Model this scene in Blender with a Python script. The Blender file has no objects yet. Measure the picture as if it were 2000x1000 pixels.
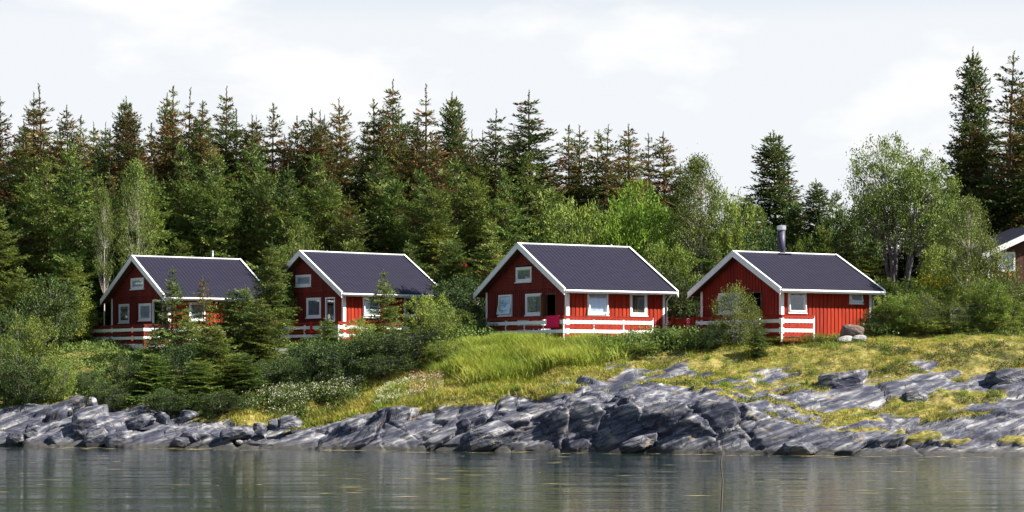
import bpy, math, random
import numpy as np
from mathutils import Vector, Matrix, Euler
PI = math.pi
C = bpy.context.scene.collection
scene = bpy.context.scene

# ------------------------------------------------------------------ camera / light / sky
F = 4400.0; CH = 3.6; HY = 720.0          # focal length in photo pixels, eye height above water, horizon row
def at(px, py, Y):
    return Vector(((px-1000)/F*Y, Y, CH-(py-HY)/F*Y))
cd = bpy.data.cameras.new('camera'); cam = bpy.data.objects.new('camera', cd); C.objects.link(cam)
cam.location = (0, 0, CH); cam.rotation_euler = (PI/2, 0, 0)
cd.sensor_width = 36; cd.lens = F/2000*36; cd.shift_y = (HY-500)/2000; cd.clip_start = 1; cd.clip_end = 5000
scene.camera = cam
SUN_EL = math.radians(43); SH = Vector((0.975, -0.22, 0)).normalized()
ld = bpy.data.lights.new('sun', 'SUN'); ld.energy = 5.0; ld.angle = math.radians(0.5); ld.color = (1, 0.945, 0.85)
lo = bpy.data.objects.new('sun', ld); C.objects.link(lo)
sd = Vector((SH.x*math.cos(SUN_EL), SH.y*math.cos(SUN_EL), math.sin(SUN_EL)))
lo.rotation_euler = (-sd).to_track_quat('-Z', 'Y').to_euler(); lo.location = (40, 60, 60)
w = bpy.data.worlds.new('World'); scene.world = w; w.use_nodes = True
nt = w.node_tree; nd = nt.nodes; lk = nt.links
for n in list(nd): nd.remove(n)
out = nd.new('ShaderNodeOutputWorld'); bg = nd.new('ShaderNodeBackground'); sky = nd.new('ShaderNodeTexSky')
sky.sky_type = 'NISHITA'; sky.sun_disc = False; sky.sun_elevation = SUN_EL; sky.sun_rotation = math.atan2(SH.x, SH.y)
sky.air_density = 1.0; sky.dust_density = 0.4; sky.ozone_density = 1.5
tc = nd.new('ShaderNodeTexCoord'); mp = nd.new('ShaderNodeMapping'); mp.inputs['Scale'].default_value = (1, 1, 2.6)
nz = nd.new('ShaderNodeTexNoise'); nz.inputs['Scale'].default_value = 11; nz.inputs['Detail'].default_value = 6; nz.inputs['Roughness'].default_value = .52
cr = nd.new('ShaderNodeValToRGB'); cr.color_ramp.elements[0].position = .50; cr.color_ramp.elements[1].position = .70
sx = nd.new('ShaderNodeSeparateXYZ'); mr = nd.new('ShaderNodeMapRange')
mr.inputs['From Min'].default_value = .165; mr.inputs['From Max'].default_value = .26; mr.inputs['To Min'].default_value = 1; mr.inputs['To Max'].default_value = .12
mul = nd.new('ShaderNodeMath'); mul.operation = 'MULTIPLY'
mix = nd.new('ShaderNodeMixRGB'); mix.inputs['Color2'].default_value = (8.2, 8.1, 7.95, 1)
veil = nd.new('ShaderNodeMixRGB'); veil.inputs['Color2'].default_value = (7.0, 7.2, 7.45, 1)
vr = nd.new('ShaderNodeMapRange'); vr.inputs['From Min'].default_value = .15; vr.inputs['From Max'].default_value = .22
vr.inputs['To Min'].default_value = .95; vr.inputs['To Max'].default_value = 0.0
lk.new(tc.outputs['Generated'], mp.inputs['Vector']); lk.new(mp.outputs[0], nz.inputs['Vector']); lk.new(nz.outputs['Fac'], cr.inputs[0])
lk.new(tc.outputs['Generated'], sx.inputs[0]); lk.new(sx.outputs['Z'], mr.inputs['Value']); lk.new(sx.outputs['Z'], vr.inputs['Value'])
lk.new(cr.outputs[0], mul.inputs[0]); lk.new(mr.outputs[0], mul.inputs[1])
lk.new(sky.outputs[0], veil.inputs['Color1']); lk.new(vr.outputs[0], veil.inputs['Fac'])
lk.new(veil.outputs[0], mix.inputs['Color1']); lk.new(mul.outputs[0], mix.inputs['Fac'])
lk.new(mix.outputs[0], bg.inputs['Color']); bg.inputs['Strength'].default_value = 0.05
lk.new(bg.outputs[0], out.inputs[0])
scene.view_settings.view_transform = 'Standard'; scene.view_settings.look = 'None'; scene.view_settings.gamma = 1; scene.view_settings.exposure = 1.4
scene.cycles.max_bounces = 6; scene.cycles.transparent_max_bounces = 8; scene.cycles.use_denoising = True
scene.cycles.caustics_reflective = False; scene.cycles.caustics_refractive = False

# ------------------------------------------------------------------ properties and object helpers
def tag(o, label=None, cat=None, group=None, kind=None):
    if label: o['label'] = label
    if cat: o['category'] = cat
    if group: o['group'] = group
    if kind: o['kind'] = kind
    return o
def empty(name, loc=(0, 0, 0), rz=0, label=None, cat=None, group=None):
    o = bpy.data.objects.new(name, None); C.objects.link(o); o.location = loc; o.rotation_euler = (0, 0, rz); o.empty_display_size = .3
    return tag(o, label, cat, group)
def link(name, me, parent=None):
    o = bpy.data.objects.new(name, me); C.objects.link(o); o.parent = parent; return o
def np_mesh(name, V, Q, mats, mi=None, tint=None, smooth=False, T=None):
    """V n x 3, Q m x 4 quads (T k x 3 triangles after them)"""
    me = bpy.data.meshes.new(name); V = np.asarray(V, np.float32); Q = np.asarray(Q, np.int32).reshape(-1, 4)
    nq = len(Q); nt3 = 0 if T is None else len(T)
    me.vertices.add(len(V)); me.vertices.foreach_set('co', V.ravel())
    lv = Q.ravel() if T is None else np.concatenate([Q.ravel(), np.asarray(T, np.int32).ravel()])
    me.loops.add(len(lv)); me.loops.foreach_set('vertex_index', lv.astype(np.int32))
    st = np.arange(nq)*4
    if nt3: st = np.concatenate([st, nq*4+np.arange(nt3)*3])
    me.polygons.add(nq+nt3); me.polygons.foreach_set('loop_start', st.astype(np.int32))
    for m in mats: me.materials.append(m)
    if mi is not None: me.polygons.foreach_set('material_index', np.asarray(mi, np.int32))
    me.polygons.foreach_set('use_smooth', np.full(nq+nt3, smooth, bool))
    me.update(calc_edges=True)
    if tint is not None:
        a = me.attributes.new('tint', 'FLOAT', 'FACE'); a.data.foreach_set('value', np.asarray(tint, np.float32))
    return me
class MB:
    def __init__(s): s.v = []; s.f = []
    def hexa(s, p):
        b = len(s.v); s.v += [tuple(q) for q in p]
        for f in ((0, 3, 2, 1), (4, 5, 6, 7), (0, 1, 5, 4), (1, 2, 6, 5), (2, 3, 7, 6), (3, 0, 4, 7)): s.f.append(tuple(b+i for i in f))
    def box(s, x0, x1, y0, y1, z0, z1):
        s.hexa([(x0, y0, z0), (x1, y0, z0), (x1, y1, z0), (x0, y1, z0), (x0, y0, z1), (x1, y0, z1), (x1, y1, z1), (x0, y1, z1)])
    def bar(s, a, b, w, h, up=(0, 0, 1)):
        a = Vector(a); b = Vector(b); d = (b-a).normalized(); u = Vector(up)
        if abs(d.dot(u)) > .98: u = Vector((1, 0, 0))
        r = d.cross(u).normalized()*w/2; u = r.cross(d).normalized()*h/2
        s.hexa([a-r-u, a+r-u, a+r+u, a-r+u, b-r-u, b+r-u, b+r+u, b-r+u])
    def tube(s, pts, rad, n=8, cap=True):
        pts = [Vector(p) for p in pts]; rings = []
        if not hasattr(rad, '__len__'): rad = [rad]*len(pts)
        for i, p in enumerate(pts):
            d = (pts[min(i+1, len(pts)-1)]-pts[max(i-1, 0)]).normalized(); u = Vector((0, 0, 1)) if abs(d.z) < .9 else Vector((1, 0, 0))
            r = d.cross(u).normalized(); u = r.cross(d); b = len(s.v)
            s.v += [tuple(p+(r*math.cos(2*PI*k/n)+u*math.sin(2*PI*k/n))*rad[i]) for k in range(n)]; rings.append(b)
        for a, b in zip(rings, rings[1:]):
            for k in range(n): s.f.append((a+k, a+(k+1) % n, b+(k+1) % n, b+k))
        if cap: s.f.append(tuple(rings[0]+k for k in range(n))[::-1]); s.f.append(tuple(rings[-1]+k for k in range(n)))
    def build(s, name, mat, parent=None, smooth=False):
        me = bpy.data.meshes.new(name); me.from_pydata(s.v, [], s.f); me.materials.append(mat)
        if smooth: me.polygons.foreach_set('use_smooth', [True]*len(me.polygons))
        me.update(); return link(name, me, parent)

# ------------------------------------------------------------------ noise
def hsh(*a):
    h = np.uint32(2166136261)
    for k in a:
        h = (h ^ (np.asarray(k).astype(np.int64) & 0xffffffff).astype(np.uint32)); h = (h*np.uint32(16777619)).astype(np.uint32)
        h = (h ^ (h >> np.uint32(13))); h = (h*np.uint32(0x5bd1e995)).astype(np.uint32); h = h ^ (h >> np.uint32(15))
    return h.astype(np.float64)/4294967296.0
np.seterr(over='ignore')
def vnoise(x, y, z, seed=0):
    xi, yi, zi = np.floor(x), np.floor(y), np.floor(z); fx, fy, fz = x-xi, y-yi, z-zi
    fx, fy, fz = [t*t*(3-2*t) for t in (fx, fy, fz)]; r = 0
    for dx in (0, 1):
        for dy in (0, 1):
            for dz in (0, 1):
                r = r+hsh(xi+dx, yi+dy, zi+dz, seed)*(fx if dx else 1-fx)*(fy if dy else 1-fy)*(fz if dz else 1-fz)
    return r*2-1
def fbm(x, y, z, o=4, seed=0):
    r = 0; a = .5
    for i in range(o): r = r+a*vnoise(x*2**i, y*2**i, z*2**i, seed+i); a *= .5
    return r
def facet(x, y, z, seed):
    xi, yi, zi = np.floor(x), np.floor(y), np.floor(z); best = np.full(x.shape, 1e9); val = np.zeros(x.shape); sec = np.full(x.shape, 1e9)
    for dx in (-1, 0, 1):
        for dy in (-1, 0, 1):
            for dz in (-1, 0, 1):
                a, b, c = xi+dx, yi+dy, zi+dz
                cx, cy, cz = a+hsh(a, b, c, seed), b+hsh(a, b, c, seed+1), c+hsh(a, b, c, seed+2)
                d = (x-cx)**2+(y-cy)**2+(z-cz)**2
                v = (hsh(a, b, c, seed+3)*2-1)*.55+(hsh(a, b, c, seed+4)*2-1)*(x-cx)*1.1+(hsh(a, b, c, seed+5)*2-1)*(y-cy)*.7+(hsh(a, b, c, seed+6)*2-1)*(z-cz)*.9
                m = d < best; sec = np.where(m, best, np.minimum(sec, d)); val = np.where(m, v, val); best = np.where(m, d, best)
    return val, np.sqrt(sec)-np.sqrt(best)

# ------------------------------------------------------------------ materials
def mat(name, color=(.5, .5, .5), rough=.7, spec=.3, metal=0, noise=None, bump=None):
    m = bpy.data.materials.new(name); m.use_nodes = True; n = m.node_tree.nodes; l = m.node_tree.links; b = n['Principled BSDF']
    b.inputs['Base Color'].default_value = (*color, 1); b.inputs['Roughness'].default_value = rough
    b.inputs['Specular IOR Level'].default_value = spec; b.inputs['Metallic'].default_value = metal
    if noise or bump: t = n.new('ShaderNodeTexCoord')
    if noise:                                   # (scale vec, amount, second colour)
        mp = n.new('ShaderNodeMapping'); mp.inputs['Scale'].default_value = noise[0]; nz = n.new('ShaderNodeTexNoise')
        nz.inputs['Scale'].default_value = 1; nz.inputs['Detail'].default_value = 5; nz.inputs['Roughness'].default_value = .65
        cr = n.new('ShaderNodeValToRGB'); cr.color_ramp.elements[0].color = (*color, 1); cr.color_ramp.elements[1].color = (*noise[1], 1)
        cr.color_ramp.elements[0].position = noise[2] if len(noise) > 2 else .4; cr.color_ramp.elements[1].position = noise[3] if len(noise) > 3 else .65
        l.new(t.outputs['Object'], mp.inputs[0]); l.new(mp.outputs[0], nz.inputs['Vector']); l.new(nz.outputs['Fac'], cr.inputs[0]); l.new(cr.outputs[0], b.inputs['Base Color'])
    if bump:                                    # (scale vec, strength, distance)
        mp = n.new('ShaderNodeMapping'); mp.inputs['Scale'].default_value = bump[0]; nz = n.new('ShaderNodeTexNoise')
        nz.inputs['Scale'].default_value = 1; nz.inputs['Detail'].default_value = 6; bp = n.new('ShaderNodeBump')
        bp.inputs['Strength'].default_value = bump[1]; bp.inputs['Distance'].default_value = bump[2]
        l.new(t.outputs['Object'], mp.inputs[0]); l.new(mp.outputs[0], nz.inputs['Vector']); l.new(nz.outputs['Fac'], bp.inputs['Height']); l.new(bp.outputs[0], b.inputs['Normal'])
    return m
def leafmat(name, c0, c1, c2=None, trans=.3, nsc=.5, rough=.55, vary=.25):
    """tint attribute (random per leaf) runs c0 -> c1, patches of c2, per-plant variation"""
    m = bpy.data.materials.new(name); m.use_nodes = True; n = m.node_tree.nodes; l = m.node_tree.links; b = n['Principled BSDF']; o = n['Material Output']
    at_ = n.new('ShaderNodeAttribute'); at_.attribute_name = 'tint'
    mx = n.new('ShaderNodeMixRGB'); mx.inputs[1].default_value = (*c0, 1); mx.inputs[2].default_value = (*c1, 1); l.new(at_.outputs['Fac'], mx.inputs[0])
    oi = n.new('ShaderNodeObjectInfo'); g = n.new('ShaderNodeNewGeometry'); nz = n.new('ShaderNodeTexNoise'); nz.inputs['Scale'].default_value = nsc; nz.inputs['Detail'].default_value = 3
    l.new(g.outputs['Position'], nz.inputs['Vector'])
    cr = n.new('ShaderNodeValToRGB'); cr.color_ramp.elements[0].position = .48; cr.color_ramp.elements[1].position = .68
    l.new(nz.outputs['Fac'], cr.inputs[0]); m2 = n.new('ShaderNodeMixRGB'); c2 = c2 or c1; m2.inputs[2].default_value = (*c2, 1)
    l.new(cr.outputs[0], m2.inputs[0]); l.new(mx.outputs[0], m2.inputs[1])
    hs = n.new('ShaderNodeHueSaturation'); rr = n.new('ShaderNodeMapRange'); rr.inputs['To Min'].default_value = 1-vary; rr.inputs['To Max'].default_value = 1+vary*1.3
    l.new(oi.outputs['Random'], rr.inputs['Value']); l.new(rr.outputs[0], hs.inputs['Value'])
    r3 = n.new('ShaderNodeMapRange'); r3.inputs['To Min'].default_value = .488; r3.inputs['To Max'].default_value = .512
    fr = n.new('ShaderNodeMath'); fr.operation = 'FRACT'; ml = n.new('ShaderNodeMath'); ml.operation = 'MULTIPLY'; ml.inputs[1].default_value = 7.31
    l.new(oi.outputs['Random'], ml.inputs[0]); l.new(ml.outputs[0], fr.inputs[0]); l.new(fr.outputs[0], r3.inputs['Value']); l.new(r3.outputs[0], hs.inputs['Hue'])
    l.new(m2.outputs[0], hs.inputs['Color'])
    l.new(hs.outputs[0], b.inputs['Base Color']); b.inputs['Roughness'].default_value = rough; b.inputs['Specular IOR Level'].default_value = .25
    tr = n.new('ShaderNodeBsdfTranslucent'); l.new(hs.outputs[0], tr.inputs['Color']); ms = n.new('ShaderNodeMixShader'); ms.inputs[0].default_value = trans
    l.new(b.outputs[0], ms.inputs[1]); l.new(tr.outputs[0], ms.inputs[2]); l.new(ms.outputs[0], o.inputs['Surface'])
    return m
M = {}
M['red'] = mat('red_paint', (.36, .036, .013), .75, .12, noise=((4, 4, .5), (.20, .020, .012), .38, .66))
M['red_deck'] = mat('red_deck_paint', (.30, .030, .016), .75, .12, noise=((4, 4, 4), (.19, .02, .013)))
M['gable_brown'] = mat('brown_red_gable', (.19, .030, .022), .8, .1, noise=((4, 4, .5), (.11, .022, .018), .38, .66))  # gables of the first three cabins, darker and browner than their side walls
M['gable_red'] = mat('darker_gable_red', (.27, .030, .018), .8, .1, noise=((4, 4, .5), (.17, .020, .015), .38, .66))  # gable of the chimney cabin, darker red than its side wall
M['deck_shaded'] = mat('shaded_deck_red', (.17, .028, .022), .8, .1, noise=((4, 4, 4), (.10, .02, .018)))  # handrail and infill of the leftmost terrace: tree shade put into the colour
M['white'] = mat('white_paint', (.80, .80, .79), .5, .3, noise=((5, 5, 2), (.68, .68, .66), .45, .8))
M['roof'] = mat('charcoal_roof', (.0105, .010, .022), .6, .2, noise=((1.3, 9, 9), (.018, .0165, .03), .3, .75), bump=((14, 14, 14), .5, .02))
M['ridge'] = mat('roof_trim', (.5, .5, .53), .5, .4)
M['soffit'] = mat('soffit_wood', (.12, .05, .035), .8, .2)
M['grey_wood'] = mat('weathered_wood', (.30, .29, .28), .85, .15, noise=((2, 2, 20), (.2, .19, .18)))
M['brown_wood'] = mat('stained_wood', (.22, .12, .07), .7, .2)
M['dark'] = mat('dark_interior', (.02, .016, .014), .9, .1)
M['black'] = mat('black_steel', (.02, .02, .022), .6, .3)
M['steel'] = mat('galvanised_steel', (.55, .56, .58), .35, .5, metal=.7)
M['chimney'] = mat('dark_chimney', (.045, .04, .075), .5, .35)
M['curtain'] = mat('white_curtain', (.86, .90, .95), .9, .1, noise=((18, 18, .5), (.76, .82, .90)))
M['lace'] = mat('grey_curtain', (.42, .46, .50), .9, .1, noise=((14, 14, 1), (.18, .2, .22)))
M['beige_curtain'] = mat('ochre_curtain', (.36, .27, .14), .9, .1, noise=((16, 16, .5), (.1, .09, .07), .4, .55))
M['concrete'] = mat('foundation', (.22, .21, .2), .9, .1)
M['plastic'] = mat('white_plastic', (.78, .78, .78), .4, .4)
M['pink'] = mat('pink_towel', (.72, .02, .10), .9, .1)
M['redcloth'] = mat('red_cloth', (.62, .03, .03), .9, .1)
M['bark'] = mat('spruce_bark', (.16, .12, .095), .9, .1, noise=((8, 8, 3), (.07, .055, .045)), bump=((20, 20, 5), .6, .03))
M['deadbark'] = mat('bare_grey_bark', (.42, .37, .32), .9, .1, noise=((8, 8, 2), (.25, .2, .17)))
M['birch'] = mat('birch_bark', (.62, .55, .47), .8, .15, noise=((6, 6, 5), (.14, .10, .08), .52, .66))
M['willowbark'] = mat('willow_bark', (.15, .14, .14), .9, .1, noise=((6, 6, 3), (.06, .055, .055)))
def glass():
    m = bpy.data.materials.new('window_glass'); m.use_nodes = True; n = m.node_tree.nodes; l = m.node_tree.links; o = n['Material Output']
    n.remove(n['Principled BSDF']); g = n.new('ShaderNodeBsdfGlossy'); g.inputs['Roughness'].default_value = .02; g.inputs['Color'].default_value = (.9, .95, 1, 1)
    t = n.new('ShaderNodeBsdfTransparent'); t.inputs['Color'].default_value = (.9, .93, .95, 1); mx = n.new('ShaderNodeMixShader')
    lw = n.new('ShaderNodeLayerWeight'); pw = n.new('ShaderNodeMath'); pw.operation = 'POWER'; pw.inputs[1].default_value = 3
    ma = n.new('ShaderNodeMath'); ma.operation = 'MULTIPLY_ADD'; ma.inputs[1].default_value = .6; ma.inputs[2].default_value = .08
    l.new(lw.outputs['Facing'], pw.inputs[0]); l.new(pw.outputs[0], ma.inputs[0]); l.new(ma.outputs[0], mx.inputs[0]); l.new(t.outputs[0], mx.inputs[1]); l.new(g.outputs[0], mx.inputs[2]); l.new(mx.outputs[0], o.inputs['Surface'])
    return m
M['glass'] = glass()
M['needles'] = leafmat('spruce_needles', (.030, .062, .020), (.135, .185, .040), (.14, .155, .035), .25, .35)
M['needles_young'] = leafmat('young_spruce_needles', (.040, .080, .020), (.20, .26, .050), (.19, .23, .04), .28, .6)
M['cones'] = leafmat('spruce_cones', (.12, .055, .02), (.26, .13, .045), (.16, .10, .03), .12, .6)
M['willow'] = leafmat('willow_leaves', (.060, .10, .016), (.25, .31, .050), (.20, .24, .035), .24, .8)
M['bright'] = leafmat('bright_leaves', (.12, .20, .025), (.24, .36, .04), (.20, .30, .03), .35, .5, vary=.08)
M['darkleaf'] = leafmat('alder_leaves', (.022, .048, .014), (.10, .14, .03), (.05, .085, .02), .22, .6)
M['birchleaf'] = leafmat('birch_leaves', (.06, .09, .018), (.20, .24, .05), (.15, .18, .04), .25, .8)
M['grass'] = leafmat('tall_grass_blades', (.11, .19, .02), (.42, .44, .08), (.20, .31, .03), .3, .35)
M['shortgrass'] = leafmat('short_grass_blades', (.12, .15, .018), (.46, .40, .08), (.24, .30, .025), .25, .45)
M['herb'] = leafmat('undergrowth_leaves', (.055, .095, .02), (.17, .22, .05), (.12, .17, .035), .3, .4)
M['petal'] = leafmat('white_seed_heads', (.50, .47, .36), (.75, .72, .60), (.55, .5, .38), .2, .8)
M['sorrel'] = leafmat('rusty_sorrel_heads', (.36, .16, .08), (.5, .30, .16), (.42, .22, .1), .2, .8)
M['fireweed'] = leafmat('fireweed_petals', (.60, .06, .22), (.72, .18, .38), (.6, .1, .25), .2, .8)
M['yellowfl'] = leafmat('yellow_flowers', (.62, .42, .02), (.75, .55, .05), (.6, .4, .02), .2, .8)
def rockmat(attr):
    m = bpy.data.materials.new('shore_rock' if attr else 'boulder_rock'); m.use_nodes = True; n = m.node_tree.nodes; l = m.node_tree.links; b = n['Principled BSDF']
    g = n.new('ShaderNodeNewGeometry')
    def mapn(rot, sc, det, nscale=1, dist=0):
        mp = n.new('ShaderNodeMapping'); mp.inputs['Rotation'].default_value = rot; mp.inputs['Scale'].default_value = sc
        # texture mapping order is scale, rotate; rotate first with a second node
        mp.inputs['Scale'].default_value = (1, 1, 1); m2 = n.new('ShaderNodeMapping'); m2.inputs['Scale'].default_value = sc
        l.new(g.outputs['Position'], mp.inputs[0]); l.new(mp.outputs[0], m2.inputs[0])
        z = n.new('ShaderNodeTexNoise'); z.inputs['Scale'].default_value = nscale; z.inputs['Detail'].default_value = det; z.inputs['Roughness'].default_value = .6; z.inputs['Distortion'].default_value = dist
        l.new(m2.outputs[0], z.inputs['Vector']); return z
    def ramp(src, stops):
        r = n.new('ShaderNodeValToRGB'); e = r.color_ramp.elements
        while len(e) < len(stops): e.new(.5)
        for k, (p, c) in enumerate(stops): e[k].position = p; e[k].color = (*c, 1)
        l.new(src, r.inputs[0]); return r
    def mx(a, b_, fac, mode='MIX'):
        x = n.new('ShaderNodeMixRGB'); x.blend_type = mode
        for s, k in ((a, 1), (b_, 2), (fac, 0)):
            if isinstance(s, (int, float)): x.inputs[k].default_value = s
            elif isinstance(s, tuple): x.inputs[k].default_value = (*s, 1)
            else: l.new(s, x.inputs[k])
        return x.outputs[0]
    rot = (0, math.radians(20), 0)
    band = mapn(rot, (.40, 1.2, 4.6), 7, 1, .25); big = mapn(rot, (.25, .4, .8), 5); fine = mapn(rot, (2, 3, 9), 6)
    base = ramp(band.outputs['Fac'], [(.30, (.030, .033, .052)), (.46, (.075, .08, .115)), (.56, (.19, .19, .205)), (.69, (.52, .505, .48))]).outputs[0]
    blot = ramp(big.outputs['Fac'], [(.35, (.55, .57, .63)), (.65, (1, .98, .95))]).outputs[0]
    c = mx(base, blot, 1.0, 'MULTIPLY')
    c = mx(c, ramp(fine.outputs['Fac'], [(.38, (.5, .5, .52)), (.6, (1.05, 1.05, 1.05))]).outputs[0], .7, 'MULTIPLY')
    vo = n.new('ShaderNodeTexVoronoi'); vo.feature = 'DISTANCE_TO_EDGE'; vm = n.new('ShaderNodeMapping'); vm.inputs['Rotation'].default_value = rot; v2 = n.new('ShaderNodeMapping'); v2.inputs['Scale'].default_value = (.55, .7, 1.3)
    wn = mapn((0, 0, 0), (1.1, 1.1, 1.1), 4); va = n.new('ShaderNodeVectorMath'); va.operation = 'MULTIPLY_ADD'; va.inputs[1].default_value = (1.2, 1.2, 1.2)
    l.new(g.outputs['Position'], vm.inputs[0]); l.new(wn.outputs['Color'], va.inputs[0]); l.new(vm.outputs[0], va.inputs[2]); l.new(va.outputs[0], v2.inputs[0]); l.new(v2.outputs[0], vo.inputs['Vector']); vo.inputs['Scale'].default_value = 1
    c = mx(c, (.02, .02, .025), ramp(vo.outputs['Distance'], [(.0, (.9, .9, .9)), (.035, (0, 0, 0))]).outputs[0])
    vein = mapn((0, math.radians(-40), 0), (.5, .5, .3), 2, 1, .3)
    c = mx(c, (.62, .60, .58), ramp(vein.outputs['Fac'], [(.497, (0, 0, 0)), (.502, (.22, .22, .22)), (.507, (0, 0, 0))]).outputs[0])
    lich = mapn(rot, (1.3, 1.3, 2), 6); c = mx(c, (.34, .26, .14), ramp(lich.outputs['Fac'], [(.60, (0, 0, 0)), (.70, (.45, .45, .45))]).outputs[0])
    sz = n.new('ShaderNodeSeparateXYZ'); l.new(g.outputs['Position'], sz.inputs[0])
    wet = n.new('ShaderNodeMapRange'); wet.inputs['From Min'].default_value = .10; wet.inputs['From Max'].default_value = .36; wet.inputs['To Min'].default_value = 1; wet.inputs['To Max'].default_value = 0
    l.new(sz.outputs['Z'], wet.inputs[0]); c = mx(c, (.05, .048, .045), wet.outputs[0])
    if attr:
        a = n.new('ShaderNodeAttribute'); a.attribute_name = 'soil'
        g1 = mapn((0, 0, 0), (1.2, 1.2, 3), 6); g2 = mapn((0, 0, 0), (7, 7, 14), 5)
        soil = ramp(g1.outputs['Fac'], [(.33, (.05, .055, .015)), (.45, (.14, .13, .03)), (.55, (.24, .20, .05)), (.68, (.30, .24, .10))]).outputs[0]
        soil = mx(soil, ramp(g2.outputs['Fac'], [(.35, (.45, .45, .4)), (.6, (1.1, 1.1, 1))]).outputs[0], .9, 'MULTIPLY')
        edge = mapn((0, 0, 0), (5, 5, 8), 6); ad = n.new('ShaderNodeMath'); ad.operation = 'MULTIPLY_ADD'; ad.inputs[1].default_value = .9; ad.inputs[2].default_value = -.45
        l.new(edge.outputs['Fac'], ad.inputs[0]); a2 = n.new('ShaderNodeMath'); l.new(ad.outputs[0], a2.inputs[0]); l.new(a.outputs['Fac'], a2.inputs[1])
        fac = ramp(a2.outputs[0], [(.45, (0, 0, 0)), (.55, (1, 1, 1))]).outputs[0]
        c = mx(c, soil, fac)
    l.new(c, b.inputs['Base Color']); b.inputs['Roughness'].default_value = .75; b.inputs['Specular IOR Level'].default_value = .25
    bp = n.new('ShaderNodeBump'); bp.inputs['Strength'].default_value = .9; bp.inputs['Distance'].default_value = .06
    b2 = n.new('ShaderNodeBump'); b2.inputs['Strength'].default_value = .8; b2.inputs['Distance'].default_value = .03
    bp.inputs['Strength'].default_value = .6; l.new(band.outputs['Fac'], bp.inputs['Height']); l.new(fine.outputs['Fac'], b2.inputs['Height']); l.new(bp.outputs[0], b2.inputs['Normal']); l.new(b2.outputs[0], b.inputs['Normal'])
    return m
M['rock'] = rockmat(True); M['boulder'] = rockmat(False)

# ------------------------------------------------------------------ terrain
# columns: photo column -> shore distance, then (distance, row) knots of the profile
COLS = {
 -700: (112, [(113.5, 840), (117, 790), (121, 750), (127, 690), (136, 655)]),
 0: (104.2, [(106, 838), (109.5, 785), (114, 745), (120, 692), (130, 655)]),
 120: (103.6, [(105.2, 838), (108.5, 792), (113, 750), (119, 695), (130, 655)]),
 250: (102.9, [(104, 838), (107, 806), (112, 764), (118, 702), (129, 658)]),
 400: (102, [(103, 842), (105.5, 812), (110, 778), (116, 708), (127, 662)]),
 500: (101.5, [(102.6, 850), (104.5, 826), (108.5, 788), (115, 712), (125, 665)]),
 640: (100.4, [(102, 845), (104, 814), (107.5, 776), (113.5, 706), (123, 665)]),
 760: (99.4, [(100.2, 815), (102.5, 788), (105.5, 760), (111, 698), (121, 663)]),
 900: (98.9, [(99.9, 800), (102.3, 772), (104.5, 754), (109, 680), (116, 661)]),
 1100: (97.6, [(98.6, 792), (101, 764), (103.8, 748), (107.5, 684), (113, 661)]),
 1250: (96.2, [(97.2, 796), (99.8, 768), (103, 742), (106.5, 688), (112, 660)]),
 1420: (94.8, [(95.8, 802), (98.6, 772), (102.2, 738), (105.6, 680), (111, 657)]),
 1600: (93.8, [(95, 842), (98, 794), (101.5, 744), (105, 675), (111, 654)]),
 1800: (92.7, [(94, 862), (97, 806), (100.5, 748), (104.5, 676), (110, 643)]),
 2000: (92.5, [(93.8, 862), (96.6, 806), (100, 744), (104, 668), (110, 642)]),
 2700: (92, [(93.4, 862), (96.6, 806), (100, 744), (104, 668), (110, 642)]),
}
kx = []; KY = []; KZ = []
for px, (y0, kn) in sorted(COLS.items()):
    kx.append((px-1000)*.0232)
    ys = [40, y0-6, y0-1.2, y0]+[k[0] for k in kn]; zs = [-3, -2, -.7, -.02]+[CH-(k[1]-HY)/F*k[0] for k in kn]
    ys += [150, 260, 700]; zs += [zs[-1]+1.2, zs[-1]+3.0, zs[-1]+9]
    KY.append(ys); KZ.append(zs)
kx = np.array(kx); KY = np.array(KY, float); KZ = np.array(KZ, float)
def knots(X):
    X = np.atleast_1d(X); return np.stack([np.interp(X, kx, KY[:, k]) for k in range(KY.shape[1])], 1), np.stack([np.interp(X, kx, KZ[:, k]) for k in range(KZ.shape[1])], 1)
def ground(X, Y):
    ky, kz = knots(float(X)); return float(np.interp(Y, ky[0], kz[0]))
rows = []                                        # (segment, fraction)
for s, cnt in enumerate([3, 5, 6, 34, 40, 46, 60, 26, 14, 8, 5]):
    for i in range(cnt): rows.append((s, i/cnt))
rows.append((10, 1.0)); rs = np.array([r[0] for r in rows]); rf = np.array([r[1] for r in rows])
xs = np.concatenate([-np.geomspace(400, 27.5, 26)[:-1], np.arange(-27.5, 27.5, .082), np.geomspace(27.5, 400, 26)])
ky, kz = knots(xs)
GX = np.repeat(xs[:, None], len(rows), 1)
GY = ky[:, rs]*(1-rf)+ky[:, rs+1]*rf; GZ = kz[:, rs]*(1-rf)+kz[:, rs+1]*rf
tt = (rs+rf)[None, :]+0*GX                       # 3 = waterline, 4 cliff top, 5, 6, 7 house level
pxx = GX/GY*F+1000
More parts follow.
